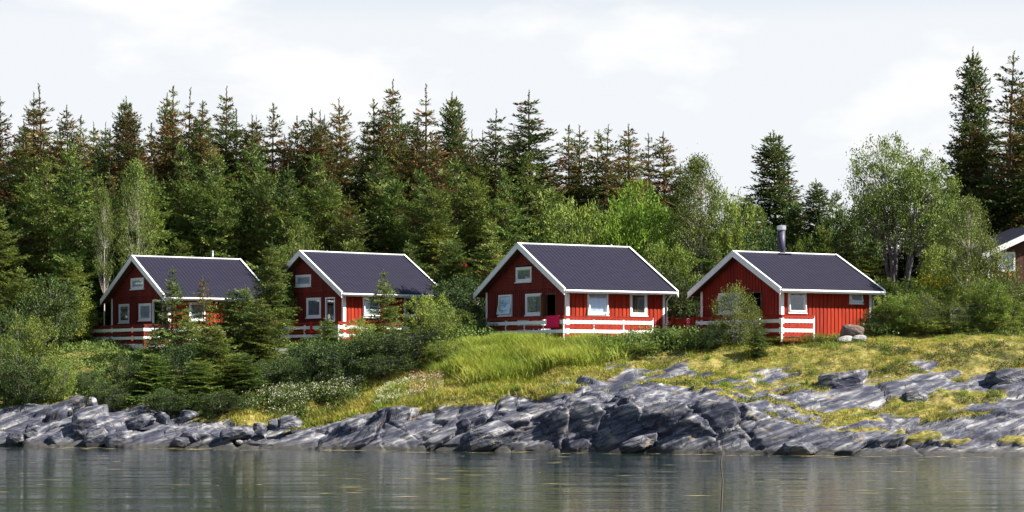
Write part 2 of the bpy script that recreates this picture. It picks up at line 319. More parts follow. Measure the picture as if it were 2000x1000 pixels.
# soil cover (1) or bare rock (0)
n1 = fbm(GX*.22+GY*.1, GY*.55-GX*.12, 0*GX, 5, 11); n2 = fbm(GX*.8, GY*1.9-GX*.3, 0*GX, 4, 31)
base = np.interp(pxx.ravel(), [0, 150, 330, 470, 520, 650, 700, 850, 1100, 1200, 1420, 1600, 1800, 2000], [5.0, 5.3, 5.1, 4.9, 4.75, 4.85, 4.9, 5.0, 5.0, 5.15, 5.45, 5.95, 6.0, 5.9]).reshape(GX.shape)
patch = np.interp(pxx.ravel(), [900, 1150, 1300, 2000], [.5, 1.3, 3.2, 3.6]).reshape(GX.shape)
dd = (tt-base)+n1*2.2*patch+n2*1.0*patch
soil = 1/(1+np.exp(-dd*4.5)); soil = np.where(tt > 6.6, np.maximum(soil, .95), soil); soil = np.where(tt < 4.0, 0, soil)
al = math.radians(20); ca, sa = math.cos(al), math.sin(al)
wx = fbm(GX*.35, GY*.35, GZ*.5, 3, 77)*.9
U = GX*ca+GZ*sa+wx; Wq = -GX*sa+GZ*ca+wx*.4
f1, e1 = facet(U/5.6, GY/2.8+wx, Wq/1.7, 5); f2, e2 = facet(U/2.4, GY/1.2, Wq/.62, 50); f4, e4 = facet((GX+GZ*.45)/1.7+wx, GY/1.7, (GZ-GX*.15)/2.4, 123)
cliff = np.interp(pxx.ravel(), [600, 780, 1450, 1600], [.15, 1, 1, .1]).reshape(GX.shape); f3, e3 = facet(U/.36, GY/.33, Wq/.17, 90)
# thin strata ledges
q = Wq/.34+vnoise(U*.3, GY*.3, Wq*.6, 9)*1.3; qi = np.floor(q); led = (hsh(qi, np.floor(U/1.7+hsh(qi, 3)*5), 4)-.5)+(q-qi)*.35
rockm = 1-soil*.75
env = np.interp(pxx.ravel(), [0, 1450, 1560, 2000], [1, 1, .62, .55]).reshape(GX.shape)*np.interp(tt, [0, 2, 3, 3.3, 4.2, 5.2, 6.2, 7], [0, .5, .75, 1, 1, .62, .36, .08])*np.where(np.abs(GX) > 28, .5, 1)
disp = (f1*(.85-.3*cliff)+f4*.42*cliff+f2*.12+f3*.018+led*(.13-.07*cliff))*env*rockm-.16*np.clip(1-e1/.07, 0, 1)*env*rockm-.16*np.clip(1-e4/.06, 0, 1)*cliff*env*rockm-.06*np.clip(1-e2/.06, 0, 1)*env*rockm
disp = disp-np.interp(tt, [3, 4, 5], [0, .12, .15])*env*rockm
low = fbm(GX*.45, GY*.45, 0*GX, 3, 200)*.5*np.interp(tt, [3, 4.5, 6, 7, 9], [.1, .8, 1, .35, .5])
tus = fbm(GX*2.2, GY*2.2, 0*GX, 4, 300)*.16*soil*np.interp(tt, [3, 4, 7, 8], [0, 1, .7, .3])
ny = np.interp(tt, [2.5, 3.2, 4, 5, 6], [-.85, -.9, -.6, -.3, -.05]); nzv = np.sqrt(1-ny**2)
DX = disp*.25; GX2 = GX+DX; GY2 = GY+disp*ny; GZ2 = GZ+disp*nzv+low+tus
nr = len(rows); nc = len(xs); idx = np.arange(nc*nr).reshape(nc, nr)
Q = np.stack([idx[:-1, :-1], idx[1:, :-1], idx[1:, 1:], idx[:-1, 1:]], -1).reshape(-1, 4)
me = np_mesh('rocky_ground', np.stack([GX2, GY2, GZ2], -1).reshape(-1, 3), Q, [M['rock']], smooth=True)
a = me.attributes.new('soil', 'FLOAT', 'POINT'); a.data.foreach_set('value', soil.astype(np.float32).ravel())
tag(link('ground', me), 'grey layered rock shore rising to a mossy grass slope', kind='structure')

def surf(X, Y):
    """height of the finished terrain at sample points (nearest vertex)"""
    i = np.clip(np.searchsorted(xs, X), 1, nc-1); out = np.empty(len(X))
    for k in range(len(X)): out[k] = np.interp(Y[k], GY[i[k]], GZ2[i[k]])
    return out
def soil_at(X, Y):
    i = np.clip(np.searchsorted(xs, X), 1, nc-1); out = np.empty(len(X))
    for k in range(len(X)): out[k] = np.interp(Y[k], GY[i[k]], soil[i[k]])
    return out

# ------------------------------------------------------------------ water
def water():
    m = bpy.data.materials.new('sea_water'); m.use_nodes = True; n = m.node_tree.nodes; l = m.node_tree.links; b = n['Principled BSDF']
    b.inputs['Base Color'].default_value = (.018, .030, .028, 1); b.inputs['Roughness'].default_value = .035; b.inputs['IOR'].default_value = 1.34; b.inputs['Specular IOR Level'].default_value = 1.0
    g = n.new('ShaderNodeNewGeometry'); prev = None
    for sc, st, det in (((.045, .30, 1), .085, 2), ((.16, .9, 1), .030, 3), ((.7, 4, 1), .016, 3)):
        mp = n.new('ShaderNodeMapping'); mp.inputs['Scale'].default_value = sc; l.new(g.outputs['Position'], mp.inputs[0])
        z = n.new('ShaderNodeTexNoise'); z.inputs['Scale'].default_value = 1; z.inputs['Detail'].default_value = det; l.new(mp.outputs[0], z.inputs['Vector'])
        bp = n.new('ShaderNodeBump'); bp.inputs['Strength'].default_value = 1; bp.inputs['Distance'].default_value = st; l.new(z.outputs['Fac'], bp.inputs['Height'])
        if prev: l.new(prev.outputs[0], bp.inputs['Normal'])
        prev = bp
    l.new(prev.outputs[0], b.inputs['Normal']); return m
mb = MB(); mb.v = [(-400, -60, 0), (400, -60, 0), (400, 118, 0), (-400, 118, 0)]; mb.f = [(0, 1, 2, 3)]
tag(mb.build('water', water()), 'calm dark sea water mirroring the rocks', kind='structure')

# ------------------------------------------------------------------ houses
def local_hit(o, rz, px, py, plane, w):
    """where the sight line through a photo point meets the gable (x=0) or the side wall (y=-w) of a house: house coordinates"""
    R = Matrix.Rotation(-rz, 3, 'Z'); c = R@(Vector((0, 0, CH))-o); d = R@Vector(((px-1000)/F, 1, -(py-HY)/F))
    t = (w-c.x)/d.x if plane == 'g' else (-w-c.y)/d.y
    return c+d*t
def plane_pt(plane, w, a, d, z): return (-d, a, z) if plane == 'g' else (a, -w-d, z)
def pbox(mb, plane, w, a0, a1, d0, d1, z0, z1, tilt=0, zc=0, sh=0):
    P = []
    for z in (z0, z1):
        for aa, dd_ in ((a0, d0), (a1, d0), (a1, d1), (a0, d1)):
            d2 = dd_; z2 = z
            if tilt: cz = z-zc; d2 = dd_*math.cos(tilt)-cz*math.sin(tilt); z2 = zc+dd_*math.sin(tilt)+cz*math.cos(tilt)
            P.append(plane_pt(plane, w, aa, d2, z2))
    mb.hexa(P)
def window(par, plane, w, r, tilt=0, back='curtain', name='window'):
    a0, a1, z0, z1 = r; f = MB(); t = .085; zc = (z0+z1)/2
    for q in ((a0, a1, z0, z0+t), (a0, a1, z1-t, z1), (a0, a0+t, z0+t, z1-t), (a1-t, a1, z0+t, z1-t)): pbox(f, plane, w, q[0], q[1], -.05, .065, q[2], q[3])
    pbox(f, plane, w, a0-.03, a1+.03, .0, .12, z0-.05, z0-.002)
    s = .055; b0, b1, y0, y1 = a0+t+.004, a1-t-.004, z0+t+.004, z1-t-.004
    if tilt: b0 -= .05; b1 += .05; y0 -= .04; y1 += .04
    o = f.build(name, M['white'], par)
    sa_ = MB()
    for q in ((b0, b1, y0, y0+s), (b0, b1, y1-s, y1), (b0, b0+s, y0+s, y1-s), (b1-s, b1, y0+s, y1-s)): pbox(sa_, plane, w, q[0], q[1], .0+(.07 if tilt else 0), .045+(.07 if tilt else 0), q[2], q[3], tilt, zc)
    sa_.build('sash', M['white'], o)
    p = MB(); k = .09 if tilt else .02; pbox(p, plane, w, b0+s, b1-s, k, k+.006, y0+s, y1-s, tilt, zc); p.build('pane', M['glass'], o)
    if back:
        c = MB(); ncol = 14; A = np.linspace(a0+t, a1-t, ncol*2+1)
        for i in range(ncol*2):
            d0 = -.002-.02*(i % 2); pbox(c, plane, w, A[i], A[i+1], d0-.01, d0, z0+t-.02, z1-t+.02)
        c.build('curtain', M[back], o)
    return o
def sub(iv, cuts):
    out = [iv]
    for c0, c1 in cuts:
        nxt = []
        for a, b in out:
            if c1 <= a or c0 >= b: nxt.append((a, b)); continue
            if c0 > a: nxt.append((a, c0))
            if c1 < b: nxt.append((c1, b))
        out = nxt
    return out
def cabin(label, D, adeg, apex, right, rend, zf, gw, sw, upper_h=True, ovg=.5, oe=.5, doors=(), extras=None, gable_split=True):
    a = math.radians(adeg); rz = PI/2-a; A = at(*apex, D); ex = Vector((math.sin(a), math.cos(a), 0)); ey = Vector((-math.cos(a), math.sin(a), 0))
    # roof half width and ridge length from the photo
    m = (right[0]-1000)/F; hw = (m*A.y-A.x)/(math.cos(a)+m*math.sin(a))
    m = (rend[0]-1000)/F; Lr = (m*A.y-A.x)/(math.sin(a)-m*math.cos(a))
    ze = CH-(right[1]-HY)/F*(A.y-hw*math.sin(a)); zr = A.z
    tn = (zr-ze)/hw; wv = hw-oe; L = Lr-2*ovg
    o = A+ex*ovg; o.z = zf
    H = empty('cabin', o, rz, label, 'cabin'); zr -= zf; ze -= zf
    H['hw'] = 0.0; del H['hw']
    info = dict(o=o, rz=rz, w=wv, L=L, zr=zr, ze=ze, tn=tn, H=H, zf=zf)
    hit = lambda px, py, pl, ww=None: local_hit(o, rz, px, py, pl, wv if ww is None else ww)
    def rect(pl, r):
        p = hit(r[0], r[3], pl, 0 if pl == 'g' else wv); q = hit(r[2], r[1], pl, 0 if pl == 'g' else wv)
        return (min(p.y, q.y), max(p.y, q.y), p.z, q.z) if pl == 'g' else (min(p.x, q.x), max(p.x, q.x), p.z, q.z)
    GW = [(rect('g', r[:4]), *r[4:]) for r in gw]; SW = [(rect('s', r[:4]), *r[4:]) for r in sw]; DR = [(rect('g', r[:4]), *r[4:]) for r in doors]
    DR = [((r[0], r[1], .05, r[3]), *x) for r, *x in DR]
    gcut = [g[0] for g in GW]+[d[0] for d in DR]; scut = [g[0] for g in SW]
    und = lambda y: zr-abs(y)*tn-.20            # underside of the roof
    wb = MB(); zb = -.55; zs = und(wv)          # eave wall top
    def vboards(pl, a0, a1, topf, cuts, pitch=.22, zlo=zb, gd=0):
        nn = max(1, round((a1-a0)/pitch)); pt = (a1-a0)/nn
        for i in range(nn):
            for (b0, b1, d0, d1) in ((a0+i*pt, a0+(i+1)*pt, -.02, .0), (a0+i*pt+.18*pt, a0+(i+.82)*pt, .0, .028)):
                cs = [(c[2], c[3]) for c in cuts if c[0]-.0 < (b1-.02) and c[1] > (b0+.02)]
                # cut exactly at opening edges
                segs = [(b0, b1)]
                for c in cuts:
                    if c[0] < b1 and c[1] > b0:
                        ns = []
                        for s0, s1 in segs:
                            pts = sorted({s0, s1, min(max(c[0], s0), s1), min(max(c[1], s0), s1)}); ns += list(zip(pts, pts[1:]))
                        segs = ns
                for s0, s1 in segs:
                    mid = (s0+s1)/2; z1 = max(topf(s0), topf(s1))
                    for u0, u1 in sub((zlo, z1), [(c[2], c[3]) for c in cuts if c[0] < mid < c[1]]):
                        if u1 < z1-1e-6: pbox(wb, pl, wv, s0, s1, d0, d1, u0, u1)
                        else:
                            P = [plane_pt(pl, wv, x_, y_, z_) for (x_, y_, z_) in ((s0, d0, u0), (s1, d0, u0), (s1, d1, u0), (s0, d1, u0), (s0, d0, topf(s0)), (s1, d0, topf(s1)), (s1, d1, topf(s1)), (s0, d1, topf(s0)))]
                            wb.hexa(P)
    if gable_split:
        zsp = zs+.04
        vboards('g', -wv, wv, lambda y: zsp, gcut, .18)
        z = zsp+.004; hb = .15
        while z < und(0)-.05:
            ym = min(wv, (zr-.20-z-hb*.5)/tn)
            if ym > .05:
                for u0, u1 in sub((-ym, ym), [(c[0], c[1]) for c in gcut if c[2] < z+hb*.5 < c[3]]):
                    P = [(x_, y_, z_) for (y_, x_, z_) in ((u0, .02, z), (u1, .02, z), (u1, -.045, z), (u0, -.045, z), (u0, .02, z+hb-.006), (u1, .02, z+hb-.006), (u1, -.02, z+hb-.006), (u0, -.02, z+hb-.006))]
                    wb.hexa([(p[0], p[1], p[2]) for p in P])
            z += hb
    else:
        vboards('g', -wv, wv, und, gcut, .24)
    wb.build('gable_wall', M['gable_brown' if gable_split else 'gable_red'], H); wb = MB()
    vboards('s', 0, L, lambda x: zs, scut, .23)
    # back long wall and far gable
    wb.box(0, L, wv-.03, wv, zb, zs)
    P = [(L, -wv+.03, zb), (L-.03, -wv+.03, zb), (L-.03, wv-.03, zb), (L, wv-.03, zb), (L, -wv+.03, zs), (L-.03, -wv+.03, zs), (L-.03, wv-.03, zs), (L, wv-.03, zs)]; wb.hexa(P)
    b = len(wb.v); wb.v += [(L, -wv, zs), (L, wv, zs), (L, 0, und(0)), (L-.03, -wv, zs), (L-.03, wv, zs), (L-.03, 0, und(0))]
    wb.f += [(b, b+1, b+2), (b+3, b+5, b+4)]
    wb.build('wall', M['red'], H)
    fl = MB(); fl.box(.05, L-.05, -wv+.05, wv-.05, -.1, -.02); fl.box(L*.55, L*.55+.05, -wv+.06, wv-.06, -.02, zs); fl.build('floor', M['dark'], H)
    fd = MB(); fd.box(.08, L-.08, -wv+.08, wv-.08, -1.6, -.12); fd.build('foundation', M['concrete'], H)
    # roof: corrugated sheets on two slopes
    th = .17; nx = int(Lr/.055); X = np.linspace(-ovg+.03, L+ovg-.03, nx+1); cor = .014*np.cos((X-X[0])*2*PI/.22)
    V = []; Fq = []; T = []
    for s in (-1, 1):
        for k, tv in enumerate((0.0, 1.0)):
            y = s*hw*tv
            for x, cc in zip(X, cor): V.append((x, y, zr-hw*tv*tn+cc))
        for k, tv in enumerate((0.0, 1.0)):
            y = s*(hw*tv)
            for x in X: V.append((x, y, zr-hw*tv*tn-th))
    n1_ = nx+1
    for s in (0, 1):
        b = s*4*n1_
        for i in range(nx):
            Fq.append((b+i, b+i+1, b+n1_+i+1, b+n1_+i) if s else (b+i, b+n1_+i, b+n1_+i+1, b+i+1))
            Fq.append((b+2*n1_+i, b+2*n1_+i+1, b+3*n1_+i+1, b+3*n1_+i)); Fq.append((b+n1_+i, b+n1_+i+1, b+3*n1_+i+1, b+3*n1_+i))
    mi = np.zeros(len(Fq), int); mi[1::3] = 1
    rf_ = link('roof', np_mesh('roof', V, Fq, [M['roof'], M['soffit']], mi=mi), H)
    # white bargeboards front and back, eave fascia, ridge cap
    def rake(x0, x1, name='bargeboard'):
        for s in (-1, 1):
            q = MB(); hb = .30; y1 = s*(hw+.03); zt = lambda y: zr-abs(y)*tn+.05; e = .0 if s < 0 else .0
            q.hexa([(x0, 0, zt(0)-hb), (x1, 0, zt(0)-hb), (x1, y1, zt(y1)-hb), (x0, y1, zt(y1)-hb), (x0, 0, zt(0)), (x1, 0, zt(0)), (x1, y1, zt(y1)), (x0, y1, zt(y1))])
            q.hexa([(x0-.004, 0, zt(0)+.003), (x1+.07, 0, zt(0)+.003), (x1+.07, y1, zt(y1)+.003), (x0-.004, y1, zt(y1)+.003), (x0-.004, 0, zt(0)+.02), (x1+.07, 0, zt(0)+.02), (x1+.07, y1, zt(y1)+.02), (x0-.004, y1, zt(y1)+.02)]) if x0 < 0 else \
            q.hexa([(x0-.07, 0, zt(0)+.003), (x1+.004, 0, zt(0)+.003), (x1+.004, y1, zt(y1)+.003), (x0-.07, y1, zt(y1)+.003), (x0-.07, 0, zt(0)+.02), (x1+.004, 0, zt(0)+.02), (x1+.004, y1, zt(y1)+.02), (x0-.07, y1, zt(y1)+.02)])
            q.build(name, M['white'], H)
    rake(-ovg-.01, -ovg+.025); rake(L+ovg-.025, L+ovg+.01)
    for s in (-1, 1):
        q = MB(); y = s*(hw+.001); q.box(-ovg+.03, L+ovg-.03, min(y, y+s*.025), max(y, y+s*.025), ze-.17, ze-.005); q.build('fascia', M['white'], H)
        g = MB(); yy = s*(hw+.075); g.tube([(-ovg+.06, yy, ze-.06), (L+ovg-.06, yy, ze-.07)], .045, 8); g.build('gutter', M['white'], H)
    q = MB(); q.tube([(-ovg+.04, 0, zr+.015), (L+ovg-.04, 0, zr+.015)], .05, 8); q.build('ridge_cap', M['ridge'], H)
    for (x0, x1, y0, y1) in ((-.05, -.029, -wv-.05, -wv+.11), (-.05, -.029, wv-.11, wv+.05), (L-.12, L+.02, -wv-.052, -wv-.029)):
        q = MB(); q.box(x0, x1, y0, y1, zb+.1, zs-.01); q.build('corner_board', M['white'], H)
    q = MB(); q.box(-.028, .12, -wv-.052, -wv-.029, zb+.1, zs-.01); q.build('corner_board', M['white'], H)
    for r, tilt, back in GW: window(H, 'g', wv, r, tilt, back)
    for r, tilt, back in SW: window(H, 's', wv, r, tilt, back)
    for r, kind in DR:
        f = MB(); t = .08
        for q in ((r[0], r[1], r[3]-t, r[3]), (r[0], r[0]+t, .05, r[3]-t), (r[1]-t, r[1], .05, r[3]-t)): pbox(f, 'g', wv, q[0], q[1], -.04, .05, q[2], q[3])
        dr = f.build('door_frame', M['white'] if kind == 'glass' else M['soffit'], H)
        if kind == 'glass':
            p = MB(); pbox(p, 'g', wv, r[0]+t, r[1]-t, -.01, .0, .9, r[3]-t); p.build('pane', M['glass'], dr)
            p = MB(); pbox(p, 'g', wv, r[0]+t, r[1]-t, -.03, .02, .05, .88); p.build('door_panel', M['white'], dr)
        else:                                   # open door leaf swung outwards
            p = MB(); p.bar((-.06, r[1]-.02, r[3]/2), (-.06-.6, r[1]-.02-.5, r[3]/2), .05, r[3]-.16); d_ = p.build('door', M['brown_wood'], H)
            k = MB(); k.tube([(-.62, r[1]-.52, 1.0), (-.68, r[1]-.44, 1.0)], .02, 6); k.build('handle', M['steel'], d_)
    return info
def wpt(I, x, y, z): return I['o']+Matrix.Rotation(I['rz'], 3, 'Z')@Vector((x, y, z))
def px3(I, px, py, pl, ww): return local_hit(I['o'], I['rz'], px, py, pl, ww)
def z4(x, y, x0, y0, s): return (x0+x/s, y0+y/s)
def zr_(r, x0, y0, s): return (x0+r[0]/s, y0+r[1]/s, x0+r[2]/s, y0+r[3]/s)
S = 3.845
Z1 = lambda *r: zr_(r, 140, 460, S); Z2 = lambda *r: zr_(r, 500, 460, S); Z3 = lambda *r: zr_(r, 900, 460, S); Z4 = lambda *r: zr_(r, 1280, 430, 3.448)
TL = math.radians(11)
I1 = cabin('dark red cabin leftmost in the row, steel flue on roof, half hidden by spruces', 125, 54, (257, 500.3), (321, 579.6), (470, 503.7), 4.95,
           [(*Z1(450, 315, 547, 405), 0, 'curtain'), (*Z1(360, 513, 435, 657), 0, 'lace'), (*Z1(510, 508, 600, 640), 0, 'curtain')], [(*Z1(878, 500, 1000, 640), 0, 'lace')], doors=[(*Z1(612, 480, 690, 690), 'glass')])
I2 = cabin('red cabin second from the left with a glazed white door and willows before its side', 123, 51, (584.5, 490.7), (666.5, 571.8), (790, 495.6), 5.05,
           [(*Z2(303, 292, 418, 385), 0, 'curtain'), (*Z2(188, 475, 290, 625), TL, 'curtain'), (*Z2(385, 465, 492, 618), 0, 'lace')],
           [(*Z2(800, 458, 925, 612), TL*.5, 'curtain'), (*Z2(1108, 460, 1210, 610), 0, 'beige_curtain')], doors=[(*Z2(525, 462, 597, 690), 'glass')])
I3 = cabin('red cabin in the middle with open brown door and pink towel before it', 113, 58, (1010.5, 476), (1101.5, 565), (1229.5, 483), 5.1,
           [(*Z3(420, 232, 537, 352), 0, 'lace'), (*Z3(290, 443, 388, 605), TL, 'curtain'), (*Z3(492, 433, 612, 600), 0, 'lace')],
           [(*Z3(948, 425, 1102, 595), TL, 'curtain'), (*Z3(1268, 430, 1395, 600), 0, 'beige_curtain')], doors=[(*Z3(640, 430, 722, 690), 'open')])
I4 = cabin('bright red cabin with thick dark chimney and vertical boards up to the ridge', 110, 58, (1430.8, 491.5), (1523, 564), (1633.8, 498), 5.1,
           [(*Z4(430, 487, 575, 630), 0, 'curtain')], [(*Z4(890, 487, 1012, 622), TL*.4, None), (*Z4(1305, 494, 1392, 560), TL*1.5, 'curtain')], doors=[(*Z4(618, 478, 720, 690), 'open')], gable_split=False)
for I in (I1, I2, I3, I4): print('house', {k: (round(v, 2) if isinstance(v, float) else v) for k, v in I.items() if k not in 'H'})
# flues, chimney, downpipes
def flue(I, px, py0, D_, r, h, m, cap=False):
    # stands on the ridge line
    p = px3(I, px, py0, 's', 0); x = p.x; q = MB(); zt = I['zr']
    q.tube([(x, .05, zt-.25), (x, .05, zt+h)], r, 14); o = q.build('chimney' if cap else 'flue_pipe', m, I['H'], True)
    c = MB()
    if cap: c.tube([(x, .05, zt+h+.0), (x, .05, zt+h+.05), (x, .05, zt+h+.22), (x, .05, zt+h+.26)], [r*1.0, r*1.22, r*1.22, r*.9], 14); c.build('chimney_cap', M['steel'], o)
    else: c.tube([(x, .05, zt+h-.02), (x, .05, zt+h+.05)], [r*1.7, r*.7], 10); c.build('rain_cap', M['steel'], o)
    if cap:
        f = MB(); f.bar((x-.3, -.04, zt+.03-.04*I['tn']), (x+.55, -.04, zt+.03-.04*I['tn']), .3, .03); f.build('flashing', M['steel'], I['H'])
flue(I1, 416, 500, 0, .055, .42, M['steel']); flue(I3, 1195, 483, 0, .05, .08, M['steel']); flue(I4, 1527.5, 495, 0, .19, 1.12, M['chimney'], True)
flue(I2, 640, 493, 0, .03, .05, M['steel'])
for I in (I3, I4):
    q = MB(); y = -I['w']-.10; x = I['L']+.1; q.tube([(x, -I['w']-.5, I['ze']-.1), (x, -I['w']-.45, I['ze']-.2), (x, y, I['ze']-.45), (x, y, -.7)], .04, 8); q.build('downpipe', M['white'], I['H'], True)

# ------------------------------------------------------------------ terraces
def terrace(I, label, dx, dy, yl, xr, gap=None, stilts=0, slats=False):
    """L-shaped deck along gable and side; yl = left end on the gable side, xr = right end on the side"""
    T = empty('terrace', I['o'], I['rz'], label, 'terrace', 'wooden terraces of the cabins'); w_ = I['w']; c = (-dx, -w_-dy)
    f = MB(); n = int((yl-c[1])/.14)
    for k in range(n): y = c[1]+k*.14; f.box(-dx, -.06 if y > -w_-.06 else xr, y, y+.13, -.05, -.012)
    f.build('deck_boards', M['grey_wood'], T)
    k = MB(); k.box(-dx-.03, -dx-.003, c[1], yl, -.25, -.06); k.box(c[0]-.03, xr, c[1]-.03, c[1]-.003, -.25, -.06); k.build('edge_beam', M['grey_wood'] if slats else M['red_deck'], T)
    posts = [(-dx-.0, y) for y in np.linspace(yl, c[1], max(2, int(round((yl-c[1])/1.6))+1))]+[(x, c[1]) for x in np.linspace(c[0], xr, max(2, int(round((xr-c[0])/1.5))+1))[1:]]
    for (x, y) in posts:
        q = MB(); q.box(x-.04, x+.04, y-.04, y+.04, -.24, .998); po = q.build('post', M['white'] if not slats else M['red_deck'], T)
        q = MB(); q.box(x-.045, x+.045, y-.045, y+.045, -.9-stilts, -.241); q.build('footing', M['soffit'], po)
    for z0, z1 in ((.66, .83), (.22, .38)):
        q = MB(); q.box(-dx-.075, -dx-.045, c[1]-.045, yl, z0, z1); q.build('rail', M['white'], T)
        q = MB(); q.box(c[0]-.075, xr, c[1]-.075, c[1]-.045, z0, z1); q.build('rail', M['white'], T)
    q = MB(); q.box(-dx-.08, -dx+.05, c[1]-.08, yl, 1.0, 1.035); q.box(-dx+.052, xr, c[1]-.08, c[1]+.05, 1.0, 1.035); q.box(-dx-.07, -dx-.042, c[1]-.04, yl, .89, .998); q.box(-dx-.04, xr, c[1]-.07, c[1]-.042, .89, .998)
    q.build('handrail', M['deck_shaded' if slats else 'red_deck'], T)
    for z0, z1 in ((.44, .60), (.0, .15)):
        q = MB(); q.box(-dx-.038, -dx-.018 if False else -dx-.041+.03, c[1], yl, z0, z1); q.box(-dx, xr, c[1]-.040, c[1]-.012, z0, z1); q.build('infill_board', M['deck_shaded' if slats else 'red_deck'], T)
    if slats:
        q = MB()
        for y in np.arange(c[1]+.1, yl, .5): q.box(-dx-.045, -dx-.031, y, y+.42, -.28, -.04)
        q.build('skirt_panel', M['white'], T)
    if stilts:
        q = MB(); q.bar((-dx+.1, yl-.5, -.2), (-dx+.9, yl-1.6, -2.6), .09, .09); q.build('brace', M['black'], T)
        q = MB(); q.bar((-dx+.2, yl-1.7, -.2), (-dx+.2, yl-1.7, -2.9), .1, .1); q.bar((-dx+.2, c[1]+.4, -.2), (-dx+.2, c[1]+.4, -2.9), .1, .1); q.build('stilt', M['black'], T)
    return T
def lx(I, px, py, dx): return px3(I, px, py, 'g', -dx).y
def sx_(I, px, py, dy): return px3(I, px, py, 's', I['w']+dy).x
T1 = terrace(I1, 'raised dark red terrace on stilts with grey skirt panels, before the leftmost cabin', 1.9, .9, lx(I1, 166, 650, 1.9), I1['L']*.9, stilts=1.5, slats=True)
T2 = terrace(I2, 'white railed terrace over dark crawl space, before the second cabin from the left', 1.3, 1.4, lx(I2, 532, 645, 1.3), I2['L']*.99, stilts=.8)
T3 = terrace(I3, 'white and red railed terrace above tall grass, with a pink towel on its rail', 1.3, 1.7, lx(I3, 953, 640, 1.3), sx_(I3, 1274, 640, 1.7))
T4 = terrace(I4, 'short white railed terrace beside willow bush, before the cabin with thick chimney', 1.2, 1.5, lx(I4, 1361, 635, 1.2), sx_(I4, 1589, 635, 1.5))
# privacy fence left of cabin 4
y0 = lx(I4, 1361, 635, 1.2)+.12; y1 = lx(I4, 1311, 635, 1.2)
fe = empty('privacy_fence', wpt(I4, -1.2, y0, 0), I4['rz'], 'dark red solid board fence panel with capped posts, between the two right-hand cabins', 'fence')
q = MB(); k = 0
for z in np.arange(-.3, 1.0, .13): q.box(-.02-.008*(k % 2), .01, 0, y1-y0, z, z+.125); k += 1
q.build('panel', M['red_deck'], fe)
for y in (-.0, (y1-y0)*.85):
    q = MB(); q.box(-.12, -.032, y-.05, y+.05, -.6, 1.12); q.hexa([(-.135, y-.065, 1.12), (-.02, y-.065, 1.12), (-.02, y+.065, 1.12), (-.135, y+.065, 1.12), (-.09, y-.02, 1.19), (-.065, y-.02, 1.19), (-.065, y+.02, 1.19), (-.09, y+.02, 1.19)]); q.build('post', M['red'], fe)
# towels
def cloth(name, label, I, x, y, wd, drop, m, cat='towel', along='y'):
    V = []; Q_ = []; na, nb = 10, 8
    for i in range(na+1):
        for j in range(nb+1):
            u = i/na; v = j/nb; a_ = u*wd+.01*math.sin(v*9); off = .012*math.sin(u*11+v*2)*v
            V.append((-off, a_, -v*drop+.02*math.sin(u*5)*v) if along == 'y' else (a_, -off, -v*drop))
    for i in range(na):
        for j in range(nb): p = i*(nb+1)+j; Q_.append((p, p+1, p+nb+2, p+nb+1))
    me = np_mesh(name, V, Q_, [m], smooth=True); o = link(name, me); o.location = wpt(I, x, y, 1.06); o.rotation_euler = (0, 0, I['rz'])
    md = o.modifiers.new('s', 'SOLIDIFY'); md.thickness = .012; md.offset = 0
    # the short flap folded back over the rail
    tag(o, label, cat); return o
cloth('towel', 'bright pink towel hung over the rail of the middle cabin terrace', I3, -1.3-.105, lx(I3, 1096, 630, 1.3), lx(I3, 1071, 630, 1.3)-lx(I3, 1096, 630, 1.3), .60, M['pink'])
cloth('towel', 'narrow red towel on the terrace rail of the second cabin', I2, -1.3-.105, lx(I2, 613, 630, 1.3), .22, .62, M['redcloth'])
# table and chairs on terrace 3
def tab(I, x, y, rz):
    T = empty('garden_table', wpt(I, x, y, -.01), I['rz']+rz, 'white plastic table on the terrace of the middle cabin', 'table')
    q = MB(); q.box(-.5, .5, -.4, .4, .70, .73); q.box(-.46, .46, -.36, .36, .64, .699); q.build('table_top', M['plastic'], T)
    for sx1 in (-1, 1):
        for sy1 in (-1, 1): q = MB(); q.bar((sx1*.4, sy1*.3, .65), (sx1*.44, sy1*.34, 0), .05, .05); q.build('leg', M['plastic'], T)
    c_ = MB(); c_.box(-.35, .3, -.41, .2, .732, .742); tag(c_.build('tablecloth', M['redcloth']), 'folded red cloth on the white terrace table', 'tablecloth')
    o = bpy.data.objects['tablecloth']; o.location = T.location; o.rotation_euler = T.rotation_euler
    return T
def chair(I, x, y, rz, label):
    T = empty('garden_chair', wpt(I, x, y, -.01), I['rz']+rz, label, 'chair', 'white plastic garden chairs')
    q = MB(); q.box(-.23, .23, -.23, .23, .42, .45); q.build('seat', M['plastic'], T)
    q = MB()
    for k in range(6): q.bar((-.2+k*.08, .23, .45), (-.2+k*.08, .34, .88), .045, .02)
    q.bar((-.23, .35, .90), (.23, .35, .90), .04, .08); q.build('backrest', M['plastic'], T)
    for s in (-1, 1):
        q = MB(); q.bar((s*.25, -.22, .64), (s*.25, .27, .66), .05, .03); q.build('armrest', M['plastic'], T)
        q = MB(); q.bar((s*.25, -.22, .64), (s*.27, -.25, 0), .045, .045); q.build('leg', M['plastic'], T)
        q = MB(); q.bar((s*.22, .22, .44), (s*.25, .28, 0), .045, .045); q.build('leg', M['plastic'], T)
    return T
tab(I3, -.72, lx(I3, 1047, 640, .72), .1)
